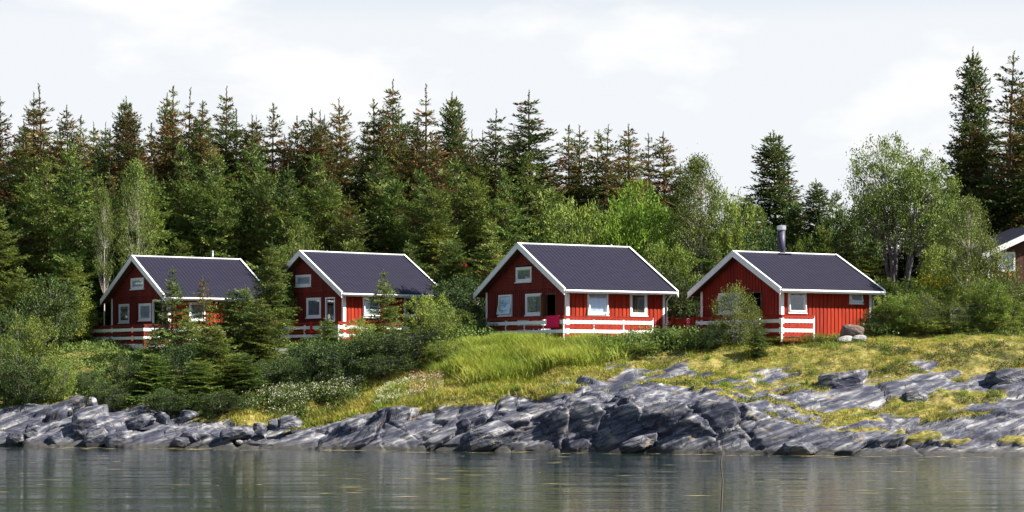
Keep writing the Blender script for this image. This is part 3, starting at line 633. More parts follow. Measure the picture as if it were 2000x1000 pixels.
for k_, (dx_, m_, lab_) in enumerate(((-.22, 'redcloth', 'red cushion lying on the white terrace table'), (.2, 'plastic', 'white cushion beside the red one on the terrace table'))):
    mb_ = MB(); mb_.box(-.19, .19, -.16, .16, 0, .22 if k_ == 0 else .17); cu = mb_.build('cushion', M[m_]); tag(cu, lab_, 'cushion', 'cushions on the terrace table')
    bv = cu.modifiers.new('b', 'BEVEL'); bv.width = .07; bv.segments = 4; tb_ = bpy.data.objects['garden_table']; cu.location = tb_.location+Matrix.Rotation(I3['rz'], 3, 'Z')@Vector((-.3, dx_, .745)); cu.rotation_euler = (0, 0, I3['rz']+.2)
chair(I3, -.75, lx(I3, 1064, 640, .75), PI*.9, 'white plastic chair nearer the open door, beside terrace table')
chair(I3, -.7, lx(I3, 1023, 640, .7), -.3, 'white plastic chair left of the terrace table, under the tilted window')
pt = empty('potted_plant', wpt(I3, -1.05, -I3['w']-1.2, -.01), 0, 'red flowering plant in a pot at the corner of the middle terrace', 'potted plant')
q = MB(); q.tube([(0, 0, 0), (0, 0, .75), (0, 0, .95)], [.10, .10, .17], 10); q.build('pot', M['brown_wood'], pt)

# garden bench behind the right bushes
b0 = at(1856, 600, 109); b1 = at(1908, 600, 109); gz = ground(b0.x, 109); wdt = (b1-b0).length
gb = empty('garden_bench', (b0.x, 109, gz), 0, 'white plank bench half hidden in the right-hand bushes', 'bench'); zt = b0.z-gz
q = MB()
q.box(0, wdt, .0, .04, zt-.14, zt); q.box(0, wdt, .0, .04, zt-.48, zt-.36); q.build('backrest', M['white'], gb)
q = MB(); q.box(0, wdt, -.45, -.02, .42, .46); q.build('seat', M['white'], gb)
for x in (.06, wdt-.06):
    q = MB(); q.box(x-.04, x+.04, .042, .09, -.2, zt-.02); q.build('leg', M['white'], gb)
    q = MB(); q.box(x-.04, x+.04, -.44, -.38, -.2, .418); q.build('leg', M['white'], gb)
# step ladder like pallet under terrace 2
p0 = at(537, 707, 114.5); st = empty('pallet', (p0.x, 114.5, p0.z), math.radians(12), 'grey slatted wooden pallet leaning under the second terrace', 'pallet')
q = MB()
for k in range(4): q.box(0, 1.1, 0, .03, k*.19, k*.19+.11)
q.build('slats', M['grey_wood'], st); q = MB()
for x in (.05, .55, 1.05): q.box(x-.04, x+.04, .031, .1, -.35, .72)
q.build('bearer', M['grey_wood'], st)

# ------------------------------------------------------------------ cabin at the right edge, person in front of it
E = at(1918, 497, 113); ang = math.radians(8); R5 = Matrix.Rotation(ang, 3, 'Z'); zf5 = ground(E.x+2, 113)+.15
H5 = empty('cabin', (E.x, 113, zf5), ang, 'dark brown cabin cut by the right edge with one white window', 'cabin')
ez = E.z-zf5; tn5 = math.tan(math.radians(24)); wb = MB(); hw5 = 3.8
und5 = lambda x: ez+(hw5-abs(x-hw5))*tn5-.2
n5 = 34; a0_ = .45; p = at(1952, 530, 113.6); p2 = at(1987, 492, 113.6); cut = (p.x-E.x, p2.x-E.x, p.z-zf5, p2.z-zf5)
X5 = np.linspace(.45, 7.15, n5+1); X5 = sorted(set(list(X5)+[cut[0], cut[1]]))
for k_, (xa, xb) in enumerate(zip(X5, X5[1:])):
    for u0, u1 in sub((-.6, und5(min(xa, xb)) if xa < hw5 else und5(xb)), [(cut[2], cut[3])] if cut[0] <= (xa+xb)/2 <= cut[1] else []):
        wb.box(xa, xb, .5+.012*(k_ % 2), .54, u0, u1)
wb.box(.45, .49, .541, 6, -.6, und5(.45)); wb.box(7.11, 7.15, .541, 6, -.6, und5(.45)); wb.box(.491, 7.109, 5.96, 6, -.6, und5(.45))
M['brownwall'] = mat('brown_boards', (.09, .035, .025), .8, .2, noise=((8, 8, 1), (.06, .025, .018)))
wb.build('wall', M['brownwall'], H5)
q = MB()
for s, xa, xb in ((1, 0, hw5), (-1, 2*hw5, hw5)):
    za, zb_ = ez, ez+hw5*tn5
    q.hexa([(xa, 0, za-.16), (xb, 0, zb_-.16), (xb, 6.5, zb_-.16), (xa, 6.5, za-.16), (xa, 0, za), (xb, 0, zb_), (xb, 6.5, zb_), (xa, 6.5, za)])
q.build('roof', M['roof'], H5)
for xa, xb in ((0, hw5), (2*hw5, hw5)):
    q = MB(); za, zb_ = ez+.04, ez+hw5*tn5+.04; q.hexa([(xa, -.04, za-.3), (xb, -.04, zb_-.3), (xb, -.005, zb_-.3), (xa, -.005, za-.3), (xa, -.04, za), (xb, -.04, zb_), (xb, -.005, zb_), (xa, -.005, za)]); q.build('bargeboard', M['white'], H5)
q = MB(); q.box(.44, .58, .46, .498, -.5, und5(.45)); q.build('corner_board', M['white'], H5)
f = MB(); t = .09
for q4 in ((cut[0], cut[1], cut[2], cut[2]+t), (cut[0], cut[1], cut[3]-t, cut[3]), (cut[0], cut[0]+t, cut[2]+t, cut[3]-t), (cut[1]-t, cut[1], cut[2]+t, cut[3]-t)): f.box(q4[0], q4[1], .45, .56, q4[2], q4[3])
wo = f.build('window', M['white'], H5); q = MB(); q.box(cut[0]+t, cut[1]-t, .51, .516, cut[2]+t, cut[3]-t); q.build('pane', M['glass'], wo)
q = MB()
for k in range(16): xk = cut[0]+t+(cut[1]-cut[0]-2*t)*k/16; q.box(xk, xk+(cut[1]-cut[0]-2*t)/16, .58+.02*(k % 2), .6+.02*(k % 2), cut[2]+t, cut[3]-t)
q.build('curtain', M['curtain'], wo)
# person sitting by that window, seen from the chest up
M['skin'] = mat('skin', (.48, .26, .17), .6, .3); M['hair'] = mat('dark_hair', (.025, .015, .012), .7, .3); M['shirt'] = mat('orange_red_shirt', (.55, .12, .05), .9, .1); M['trousers'] = mat('dark_trousers', (.03, .035, .05), .9, .1)
hp = at(1963, 524, 111.6)
def skin(name, pts, edges, rad, m, parent=None, root=0, lvl=2):
    me = bpy.data.meshes.new(name); me.from_pydata(pts, edges, []); me.materials.append(m); o = link(name, me, parent)
    md = o.modifiers.new('skin', 'SKIN'); md.use_smooth_shade = True
    for i, r in enumerate(rad): me.skin_vertices[0].data[i].radius = (r, r) if not isinstance(r, tuple) else r
    me.skin_vertices[0].data[root].use_root = True
    s = o.modifiers.new('sub', 'SUBSURF'); s.levels = lvl; s.render_levels = lvl; return o
pts = [(0, 0, .50), (-.02, 0, .68), (-.06, 0, .88), (-.09, 0, 1.00), (-.12, 0, 1.08), (-.14, 0, 1.17), (-.145, 0, 1.25),
       (-.08, -.19, .96), (-.14, -.25, .72), (-.36, -.2, .66), (-.08, .19, .96), (-.14, .25, .72), (-.36, .2, .66),
       (-.05, -.1, .48), (-.45, -.13, .48), (-.47, -.13, .06), (-.60, -.13, .03), (-.05, .1, .48), (-.45, .13, .48), (-.47, .13, .06), (-.60, .13, .03)]
edges = [(0, 1), (1, 2), (2, 3), (3, 4), (4, 5), (5, 6), (3, 7), (7, 8), (8, 9), (3, 10), (10, 11), (11, 12), (0, 13), (13, 14), (14, 15), (15, 16), (0, 17), (17, 18), (18, 19), (19, 20)]
rad = [.13, .12, .14, .12, .05, .085, .075, .06, .045, .03, .06, .045, .03, .09, .07, .045, .04, .09, .07, .045, .04]
for s, wr in ((-1, 9), (1, 12)):
    for k in range(5):
        b = len(pts); yy = s*.2+(k-2)*.018; l_ = (.05, .085, .095, .088, .07)[k] if k else .05
        pts += [(-.40, yy, .655), (-.40-l_*.6, yy+(0.02*s if k == 0 else 0), .645), (-.40-l_, yy+(.03*s if k == 0 else 0), .62)]; edges += [(wr, b), (b, b+1), (b+1, b+2)]; rad += [.011, .009, .008]
P5 = skin('person', pts, edges, rad, M['skin'], None); tag(P5, 'dark haired person in orange top sitting before the white window of the edge cabin', 'person')
P5.location = (hp.x+.14, hp.y, hp.z-1.20); P5.rotation_euler = (0, 0, math.radians(25))
hr = skin('hair', [(-.125, 0, 1.25), (-.09, 0, 1.24), (-.06, 0, 1.17)], [(0, 1), (1, 2)], [.09, .095, .06], M['hair'], P5)
sh_ = skin('shirt', [(0, 0, .56), (-.02, 0, .70), (-.06, 0, .88), (-.085, 0, .985), (-.08, -.19, .96), (-.14, -.25, .74), (-.08, .19, .96), (-.14, .25, .74)], [(0, 1), (1, 2), (2, 3), (3, 4), (4, 5), (3, 6), (6, 7)], [.14, .13, .152, .132, .07, .056, .07, .056], M['shirt'], P5)
skin('trousers', [(0, 0, .50), (-.05, -.1, .48), (-.45, -.13, .48), (-.47, -.13, .12), (-.05, .1, .48), (-.45, .13, .48), (-.47, .13, .12)], [(0, 1), (1, 2), (2, 3), (0, 4), (4, 5), (5, 6)], [.145, .1, .08, .06, .1, .08, .06], M['trousers'], P5)
pc = empty('stool', (P5.location.x, P5.location.y, P5.location.z), 0, 'low wooden stool under the sitting person by the edge cabin', 'stool')
q = MB(); q.box(-.2, .2, -.2, .2, .33, .37); q.build('seat', M['brown_wood'], pc)
for sx1 in (-1, 1):
    for sy1 in (-1, 1): q = MB(); q.bar((sx1*.15, sy1*.15, .33), (sx1*.18, sy1*.18, -.6), .04, .04); q.build('leg', M['brown_wood'], pc)

# red shed roof glimpsed in the forest behind cabin 2
s0 = at(825, 508, 131); sh = empty('shed', (s0.x, 131, ground(s0.x, 131)), math.radians(15), 'dark red shed glimpsed between the spruces right of the second cabin roof', 'shed'); hz = s0.z-sh.location.z
q = MB(); q.box(0, 2.4, 0, 2, -.3, hz-.25); q.build('wall', M['red'], sh); q = MB(); q.hexa([(-.25, -.3, hz-.35), (2.65, -.3, hz-.35), (2.65, 2.3, hz+.15), (-.25, 2.3, hz+.15), (-.25, -.3, hz-.27), (2.65, -.3, hz-.27), (2.65, 2.3, hz+.23), (-.25, 2.3, hz+.23)]); q.build('roof', M['redcloth'], sh)

# ------------------------------------------------------------------ foliage generators
def unit(a): return a/np.maximum(np.linalg.norm(a, axis=-1, keepdims=True), 1e-9)
def diamonds(P, Dr, ln, wd, rng, nrm=None):
    """leaf quads: base point, direction, length, width"""
    n = len(P); Dr = unit(Dr)
    if nrm is None: nrm = rng.normal(size=(n, 3))
    S_ = unit(np.cross(Dr, nrm)); ln = np.broadcast_to(ln, (n,))[:, None]; wd = np.broadcast_to(wd, (n,))[:, None]
    mid = P+Dr*ln*.45
    return np.stack([P, mid+S_*wd*.5, P+Dr*ln, mid-S_*wd*.5], 1)
def tubes(segs, n=5):
    """segs: list of (points, radii) -> V, Q"""
    V = []; Q = []; b = 0; ang_ = np.arange(n)*2*PI/n
    for pts, rad in segs:
        pts = np.array(pts, float); d = unit(np.gradient(pts, axis=0)); up = np.where(np.abs(d[:, 2:3]) < .9, np.array([[0, 0, 1.]]), np.array([[1., 0, 0]]))
        r = unit(np.cross(d, up)); u = np.cross(r, d)
        ring = pts[:, None]+(r[:, None]*np.cos(ang_)[None, :, None]+u[:, None]*np.sin(ang_)[None, :, None])*np.array(rad)[:, None, None]
        V.append(ring.reshape(-1, 3)); k = len(pts)
        for i in range(k-1):
            for j in range(n): Q.append((b+i*n+j, b+i*n+(j+1) % n, b+(i+1)*n+(j+1) % n, b+(i+1)*n+j))
        b += k*n
    return np.concatenate(V), Q
def leaf_mesh(name, quads, mats, mi, tint):
    n = len(quads); return np_mesh(name, quads.reshape(-1, 3), np.arange(n*4).reshape(-1, 4), mats, mi, tint)
def spray(L, rng, st=.17, ll=.20, lw=.075):
    P = []; D_ = []; s = 0.1; dr = rng.uniform(.12, .3); cv = rng.uniform(.12, .35)
    fz = lambda t: L*(-dr*t+cv*t*t)
    while s < 1:
        c = np.array([s*L, 0, fz(s)]); lsec = (.42*L*(1-s)**.85+.14)*rng.uniform(.7, 1.2)
        for sd_ in (-1, 1):
            if rng.random() < .1: continue
            an = math.radians(rng.uniform(38, 62)); d = np.array([math.cos(an), sd_*math.sin(an), rng.uniform(-.3, .1)]); m_ = max(1, int(lsec/(st*.62)))
            for k in range(m_):
                t = (k+.3)/m_; p = c+d*lsec*t*.95+np.array([0, 0, -.12*lsec*t*t]); perp = np.array([-d[1], d[0], 0])
                P.append(p); D_.append(d+perp*rng.uniform(-.9, .9)+np.array([0, 0, rng.uniform(-.35, .45)]))
                if rng.random() < .55: P.append(p); D_.append(d+perp*rng.uniform(-.9, .9)+np.array([0, 0, rng.uniform(.1, .8)]))
        P.append(c); D_.append(np.array([1, rng.uniform(-.3, .3), .5]))
        s += st/L*rng.uniform(.8, 1.2)
    for k in range(3): P.append(np.array([L*.94, 0, fz(.94)])); D_.append(np.array([1, rng.uniform(-.4, .4), .35]))
    P = np.array(P); D_ = np.array(D_); n = len(P)
    nr_ = np.array([[0, 0, 1.]])+rng.normal(size=(n, 3))*.55
    return diamonds(P, D_, rng.uniform(.75, 1.25, n)*ll, rng.uniform(.75, 1.2, n)*lw, rng, nr_)
def spruce(name, H, R, seed, cones=0., gap=.42, top=.16, bare=0., fine=1., mats=('needles', 'cones'), ragged=.25, per=6, brown=0.):
    rng = np.random.default_rng(seed); T = {}
    for L in (.35, .7, 1.1, 1.6, 2.2):
        T[L] = [spray(L, rng, .16*fine, .20*fine, .075*fine) for _ in range(4)]
    keys = np.array(list(T)); out_ = []; mi = []; tint = []; segs = []
    bend = rng.uniform(-.12, .12, 2)
    axis = lambda z: np.array([bend[0]*math.sin(z/H*3), bend[1]*math.sin(z/H*3), z])
    z = H*(.04+bare); a0 = 0; side = 1+ .25*np.sin(np.arange(12)*1.7+rng.uniform(0, 6))
    while z < H-.45*fine:
        u = z/H; t = 1-u
        prof = min(1, (t/(1-.12))**.58*1.08) if u > .12 else .85+u
        prof *= (.55+.45*min(1, t/top)) if t < top else 1
        nb = int(per*(.75+.5*min(1, t*2)))+rng.integers(0, 2); wh = rng.uniform(.78, 1.15)
        for k in range(nb):
            az = a0+2*PI*k/nb+rng.normal()*.18; Lb = max(.2, R*prof*wh*rng.uniform(1-ragged, 1+ragged*.8)*side[int(az/(2*PI)*12) % 12]**.5)
            if rng.random() < .05: Lb *= 1.25
            el = math.radians(np.interp(u, [0, .3, .75, 1], [-22, -10, 14, 42])+rng.normal()*7)
            ky_ = keys[np.argmin(np.abs(np.log(keys/Lb)))]; q = T[ky_][rng.integers(0, 4)]*(Lb/ky_)**.85
            q = q.copy(); q[..., 1] *= rng.choice([-1, 1]); ro = rng.normal()*.35; cy, sy = math.cos(ro), math.sin(ro)
            y_, z_ = q[..., 1]*cy-q[..., 2]*sy, q[..., 1]*sy+q[..., 2]*cy
            ce, se = math.cos(el), math.sin(el); x2 = q[..., 0]*ce-z_*se; z2 = q[..., 0]*se+z_*ce; cz, sz_ = math.cos(az), math.sin(az)
            ax = axis(z+rng.uniform(-.12, .12)); W = np.stack([ax[0]+x2*cz-y_*sz_, ax[1]+x2*sz_+y_*cz, ax[2]+z2], -1)
            out_.append(W); n = len(W); m = np.zeros(n, int)
            pc_ = cones*.75*np.interp(u, [.45, .62, .9, 1], [0, .55, .5, .1])
            if rng.random() < pc_*1.5: m = (rng.random(n) < .75).astype(int)
            elif pc_ > 0: m = (rng.random(n) < pc_*.35).astype(int)
            if brown and rng.random() < brown: m = (rng.random(n) < .6).astype(int)
            mi.append(m); r_ = np.linalg.norm(W[:, 2, :2], axis=1)
            tint.append(np.clip(rng.uniform(0, .75, n)+rng.uniform(-.15, .25), 0, 1))
            tip = axis(z)+np.array([Lb*.75*ce*cz, Lb*.75*ce*sz_, Lb*.75*se]); segs.append(([axis(z), (axis(z)+tip)/2+np.array([0, 0, -.03]), tip], [.022*fine+Lb*.008, .016*fine, .006]))
        a0 += 1.1; z += gap*rng.uniform(.75, 1.25)*(1.0 if t > top else 1.05)*fine**.4
    # leader shoot
    tipz = H; P = []; D_ = []
    for k in range(26):
        zz = H-.75*fine+k*.03*fine; P.append(axis(zz)); a_ = rng.uniform(0, 2*PI); D_.append((math.cos(a_)*.5, math.sin(a_)*.5, 1))
    out_.append(diamonds(np.array(P), np.array(D_), .13*fine, .05*fine, rng)); mi.append(np.zeros(26, int)); tint.append(np.full(26, .5))
    zz = np.linspace(-.4, H-.05, 9); rad = .010*H*(1-np.linspace(0, 1, 9))**.9+.012; rad[0] *= 1.35
    segs.append(([axis(v) for v in zz], rad))
    crown = leaf_mesh(name+'_crown', np.concatenate(out_), [M[m] for m in mats], np.concatenate(mi), np.concatenate(tint))
    V, Q = tubes(segs); tr = np_mesh(name+'_trunk', V, Q, [M['bark']], smooth=True)
    return (crown, tr, H, R)
def broad(name, H, R, seed, ncl=90, nl=85, leaf=.11, lm='willow', bark='willowbark', stems=4, base=.12, sig=.2, shape='dome', trunk=0., trr=.05, up=.25, lean=0):
    rng = np.random.default_rng(seed); cl = []; segs = []
    lob = rng.normal(size=(7, 3)); lob = unit(lob)
    while len(cl) < ncl:
        d = unit(rng.normal(size=3)); r = rng.random()**.42
        bump_ = 1+.28*max(np.dot(lob, d))**3-.18
        if shape == 'dome': p = np.array([d[0]*R*bump_, d[1]*R*bump_, H*base+(H*(1-base))*(.5+.5*d[2]*bump_)])*np.array([r, r, 1]); p[2] = H*base+(p[2]-H*base)*(.35+.65*r)
        elif shape == 'column':
            v = rng.random(); rr = R*math.sin(PI*min(1, (v*.9+.1)))**.6*math.sqrt(rng.random()); a_ = rng.uniform(0, 2*PI); p = np.array([rr*math.cos(a_), rr*math.sin(a_), H*(base+(1-base)*v)])
        else:  # spreading crown: flattened ellipsoid on a bare trunk
            p = np.array([d[0]*R*r*bump_, d[1]*R*r*bump_, H*(.5+base/2)+d[2]*H*(.5-base/2)*r*bump_])
            if p[2] < H*base: continue
        cl.append(p)
    cl = np.array(cl); st = []
    for s in range(stems):
        a_ = 2*PI*s/stems+rng.uniform(-.4, .4); fan = R*(.45 if stems > 1 else .08)*rng.uniform(.7, 1.2)
        hh = H*rng.uniform(.72, .9) if stems > 1 else H*.96
        b0 = np.array([math.cos(a_)*.06*stems**.5, math.sin(a_)*.06*stems**.5, -.3]); pts = []
        for t in np.linspace(0, 1, 7):
            k_ = max(0, (t-trunk)/(1-trunk)); pts.append(b0*(1-t)+np.array([math.cos(a_)*fan*k_**.9+lean*t, math.sin(a_)*fan*k_**.9, hh*t])+rng.normal(size=3)*.025*H*.3*(t > 0)*(t < 1))
        pts = np.array(pts); st.append(pts); segs.append((pts, trr*np.linspace(1.15, .18, 7)))
    allp = np.concatenate([s[2:] for s in st])
    for p in cl:
        ok = allp[allp[:, 2] < p[2]-.05*H]; ok = ok if len(ok) else allp[:2]
        j = ok[np.argmin(np.linalg.norm((ok-p)*np.array([1, 1, .7]), axis=1))]; mid = (j+p)/2+np.array([0, 0, -.06*H*.3])
        lf = .13 if stems == 1 or shape == 'spread' else .32; segs.append(([j, mid, p], [trr*lf, trr*lf*.6, trr*.07]))
    cid = np.repeat(np.arange(ncl), nl); n = len(cid); outw = unit(cl-np.array([0, 0, H*.35])); g = rng.normal(size=(n, 3))*sig*np.array([1, 1, .75])
    sc_ = rng.uniform(.65, 1.35, ncl)[cid][:, None]; P = cl[cid]+g*sc_+outw[cid]*rng.random((n, 1))*sig*1.3+np.array([0, 0, 1])*rng.random((n, 1))*sig*up*3
    Dv = outw[cid]*.6+rng.normal(size=(n, 3))*.7+np.array([0, 0, .25])
    q = diamonds(P, Dv, leaf*rng.uniform(.7, 1.35, n), leaf*.5*rng.uniform(.7, 1.2, n), rng)
    tint = np.clip(rng.uniform(0, .8, n)+rng.uniform(-.2, .3, ncl)[cid], 0, 1)
    crown = leaf_mesh(name+'_crown', q, [M[lm]], np.zeros(n, int), tint)
    V, Q = tubes(segs); tr = np_mesh(name+'_trunk', V, Q, [M[bark]], smooth=True)
    return (crown, tr, H, R)
print('variants...')
VR = {
 'sG': spruce('dense_spruce', 12, 2.1, 31, cones=.1, top=.07, gap=.27, per=8, ragged=.22),
 'sA': spruce('tall_spruce_a', 14, 2.1, 1, cones=1, top=.2), 'sB': spruce('tall_spruce_b', 14, 2.3, 2, cones=.75, top=.2, gap=.46),
 'sC': spruce('tall_spruce_c', 14, 1.9, 3, cones=.9, top=.28, gap=.5, ragged=.35), 'sD': spruce('tall_spruce_d', 14, 2.5, 4, cones=0.15, top=.12, gap=.38, per=7),
 'sE': spruce('tall_spruce_e', 14, 2.2, 5, cones=.25, top=.22, gap=.44), 'sF': spruce('tall_spruce_f', 14, 1.7, 14, cones=1, top=.3, gap=.52, ragged=.4),
 'gA': spruce('green_spruce_a', 10, 2.2, 6, cones=0, mats=('needles_young', 'cones'), gap=.36, per=7), 'gB': spruce('green_spruce_b', 10, 2.5, 7, cones=.1, mats=('needles_young', 'cones'), gap=.38, per=7, ragged=.35),
 'gC': spruce('green_spruce_c', 9, 2.8, 8, cones=.0, mats=('needles_young', 'cones'), gap=.34, top=.05, ragged=.4, per=8, brown=.03),
 'yA': spruce('young_spruce_a', 5, 1.25, 9, mats=('needles_young', 'cones'), gap=.34, fine=.72, top=.3, ragged=.3), 'yB': spruce('young_spruce_b', 5, 1.5, 10, mats=('needles_young', 'cones'), gap=.33, fine=.72, top=.2, ragged=.35),
 'yC': spruce('young_spruce_c', 5, 1.2, 15, mats=('needles_young', 'cones'), gap=.36, fine=.72, top=.35, cones=1, ragged=.35),
 'wA': broad('willow_a', 3, 1.5, 20, ncl=150, nl=75, leaf=.095, lm='willow', sig=.12), 'wB': broad('willow_b', 3, 1.5, 21, ncl=150, nl=75, leaf=.09, lm='willow', sig=.11, stems=6),
 'dA': broad('alder_a', 3, 1.5, 22, ncl=150, nl=75, leaf=.10, lm='darkleaf', sig=.12), 'dB': broad('alder_b', 3, 1.6, 23, ncl=150, nl=75, leaf=.10, lm='darkleaf', sig=.12, stems=5),
 'uA': broad('birch_shrub', 3, 1.2, 24, ncl=120, nl=70, leaf=.08, lm='birchleaf', sig=.16, shape='column', base=.08, stems=3),
 'cA': broad('bright_crown_a', 5, 2.6, 25, ncl=300, nl=85, leaf=.15, lm='bright', sig=.19), 'cB': broad('pale_crown', 5, 2.4, 26, ncl=280, nl=80, leaf=.14, lm='willow', sig=.18),
 'bA': broad('birch_a', 7, 1.5, 27, ncl=230, nl=70, leaf=.10, lm='birchleaf', bark='birch', sig=.2, shape='column', base=.25, stems=1, trr=.085, lean=.15),
 'bB': broad('birch_b', 7, 1.3, 28, ncl=130, nl=70, leaf=.10, lm='birchleaf', bark='birch', sig=.2, shape='column', base=.4, stems=1, trr=.08, lean=-.2),
 'mS': broad('spreading_tree', 8, 3.3, 29, ncl=380, nl=70, leaf=.12, lm='birchleaf', bark='willowbark', sig=.17, shape='spread', base=.36, stems=5, trunk=.16, trr=.16),
}
NAMES = dict(s='spruce_tree', g='spruce_tree', y='young_spruce', w='willow_bush', d='alder_bush', u='birch_shrub', c='broadleaf_tree', b='birch_tree', m='rowan_tree')
CATS = dict(s='tree', g='tree', y='tree', w='bush', d='bush', u='bush', c='tree', b='tree', m='tree')
rp = random.Random(4)
def plant(v, px, top, D, wpx, label, group=None, root=None, rz=None):
    cr_, tr_, H, R = VR[v]; X = (px-1000)/F*D; zt = CH-(top-HY)/F*D; zg = ground(X, D) if root is None else CH-(root-HY)/F*D
    zg -= .05; h = zt-zg; sxy = wpx/2*D/F/R; sz = h/H
    T = empty(NAMES[v[0]], (X, D, zg), rp.uniform(0, 2*PI) if rz is None else rz, label, CATS[v[0]], group); T.rotation_euler.x = math.radians(rp.uniform(-2, 2)); T.rotation_euler.y = math.radians(rp.uniform(-2, 2)); T.scale = (sxy, sxy, sz)
    k = {'y': 'crown', 's': 'crown', 'g': 'crown', 'c': 'crown', 'b': 'crown', 'm': 'crown'}.get(v[0], 'foliage')
    link(k, cr_, T); link('trunk' if k == 'crown' else 'stem', tr_, T); return T
# ------------------------------------------------------------------ forest skyline
ORD = 'first second third fourth fifth sixth seventh eighth ninth tenth eleventh twelfth thirteenth fourteenth fifteenth sixteenth seventeenth eighteenth nineteenth twentieth'.split()
def place(px):
    """words for what a tree at this column rises above"""
    for x, s in ((60, 'at the left edge'), (200, 'left of the leftmost cabin'), (290, 'above the leftmost peak'), (400, 'above the leftmost roof'), (500, 'above the leftmost flue'), (580, 'between the first two cabins'),
                 (690, 'above the second roof peak'), (800, 'above the second roof end'), (930, 'left of the middle cabin'), (1010, 'above the middle peak'), (1110, 'above the middle roof'),
                 (1240, 'above the middle vent'), (1400, 'right of the middle cabin'), (1490, 'above the fourth peak'), (1600, 'behind the thick chimney'), (1720, 'above the fourth roof end'), (1890, 'behind the spreading rowan')):
        if px < x: return s
    return 'above the edge cabin'
used = {}
def uniq(desc, px):
    k = (desc, place(px)); used.setdefault(k, []).append(px); return k
SKY = [(-35, 215, 'sB', 90), (12, 190, 'sC', 90), (48, 240, 'sE', 80), (68, 182, 'sA', 72), (92, 165, 'sF', 88), (128, 208, 'sA', 80), (150, 225, 'sC', 70), (172, 262, 'sB', 80), (205, 250, 'sE', 70),
 (240, 188, 'sG', 62), (273, 204, 'sA', 84), (300, 240, 'sC', 70), (318, 184, 'sA', 78), (340, 168, 'sC', 84), (361, 172, 'sF', 74), (384, 205, 'sA', 78), (403, 198, 'sB', 78), (437, 170, 'sE', 86), (463, 212, 'sF', 78), (492, 226, 'sA', 84),
 (524, 202, 'sC', 78), (548, 262, 'sA', 70), (575, 226, 'sA', 80), (600, 236, 'sE', 70), (618, 214, 'sC', 84), (641, 218, 'sA', 80), (673, 190, 'sA', 84), (701, 250, 'sB', 70), (724, 192, 'sC', 84), (745, 205, 'sA', 70), (768, 158, 'sE', 92), (791, 214, 'sF', 72),
 (812, 222, 'sC', 64), (829, 168, 'sF', 92), (858, 262, 'sA', 70), (898, 180, 'sG', 76), (880, 232, 'sB', 70), (935, 255, 'sE', 70), (963, 214, 'sE', 92), (1008, 268, 'sB', 70), (1036, 180, 'sE', 120), (1078, 330, 'sB', 70), (1118, 243, 'sC', 82), (1139, 246, 'sA', 86),
 (1161, 256, 'sB', 74), (1183, 246, 'sC', 80), (1216, 243, 'sA', 84), (1238, 270, 'sF', 66), (1258, 263, 'sC', 72), (1293, 260, 'sA', 84), (1330, 318, 'sD', 84), (1518, 254, 'sG', 96), (1896, 225, 'sE', 100), (1921, 95, 'sG', 84), (1974, 104, 'sC', 104), (2010, 165, 'sG', 84)]
seq = []
for i, (px, tp, v, wd) in enumerate(SKY):
    D = 140+(hash((px*7) % 13) % 9) if px < 1350 else (130 if px < 1600 else 126+(i % 3)*2)
    desc = {'sA': 'cone-laden brown spruce', 'sB': 'broad dark coned spruce', 'sC': 'ragged rusty-topped spruce', 'sD': 'dense dark green spruce', 'sG': 'thick full-crowned spruce', 'sE': 'open tiered green spruce', 'sF': 'narrow bare-topped spruce'}[v]
    seq.append(('skyline '+desc, v, px, tp, D, wd*1.95, 'spruces along the forest skyline'))
# second storey: lit green spruces before the skyline, crowns standing lower
MID = [(5, 400, 'gB', 120), (60, 330, 'gA', 110), (100, 310, 'gB', 118), (152, 262, 'gA', 96), (180, 340, 'gB', 100), (222, 330, 'sE', 90), (262, 292, 'sB', 92), (292, 330, 'gA', 96), (345, 280, 'gB', 100), (380, 355, 'gC', 150), (430, 285, 'gA', 110), (460, 350, 'gB', 116), (487, 262, 'gA', 104), (520, 340, 'gC', 110), (560, 318, 'gA', 104), (610, 300, 'gB', 112),
 (640, 340, 'gA', 104), (690, 380, 'sD', 110), (735, 290, 'gA', 104), (770, 350, 'gC', 120), (812, 330, 'gB', 120), (850, 370, 'gC', 140), (893, 310, 'gB', 140), (935, 350, 'gC', 130), (985, 330, 'gB', 100), (1030, 290, 'gB', 130), (1070, 370, 'gC', 130), (1110, 400, 'gB', 110), (1170, 390, 'sD', 100), (1222, 420, 'gB', 90), (1300, 400, 'sD', 90), (1360, 420, 'sD', 90),
 (1455, 380, 'sG', 95), (1490, 400, 'gB', 90), (1545, 390, 'sG', 66), (1590, 350, 'sG', 100), (1628, 372, 'gB', 96), (1665, 400, 'sD', 100), (1705, 385, 'sD', 100), (1760, 400, 'sD', 110), (1815, 385, 'sD', 110), (1870, 360, 'sD', 110), (1945, 330, 'sD', 120), (1995, 330, 'sD', 120)]
for i, (px, tp, v, wd) in enumerate(MID):
    D = 131+(i*5 % 7) if px < 1350 else 123+(i*3 % 4)
    desc = {'sG': 'thick full-crowned spruce', 'gA': 'slender sunlit green spruce', 'gB': 'broad sunlit green spruce', 'gC': 'drooping wide grey-green spruce', 'sD': 'dense shadowy spruce', 'sE': 'thin-topped spruce', 'sB': 'brown-flecked dark spruce'}[v]
    seq.append(('mid-height '+desc, v, px, tp, D, wd*1.3, 'sunlit spruces of the second storey'))
for s in seq: uniq(s[0], s[2])
for desc, v, px, tp, D, wd, grp in seq:
    k = (desc, place(px)); l_ = sorted(used[k]); lab = f'{desc}, {k[1]}'
    if len(l_) > 1: i = l_.index(px); lab += f', {ORD[i]} there'
    plant(v, px, tp, D, wd, lab, grp)
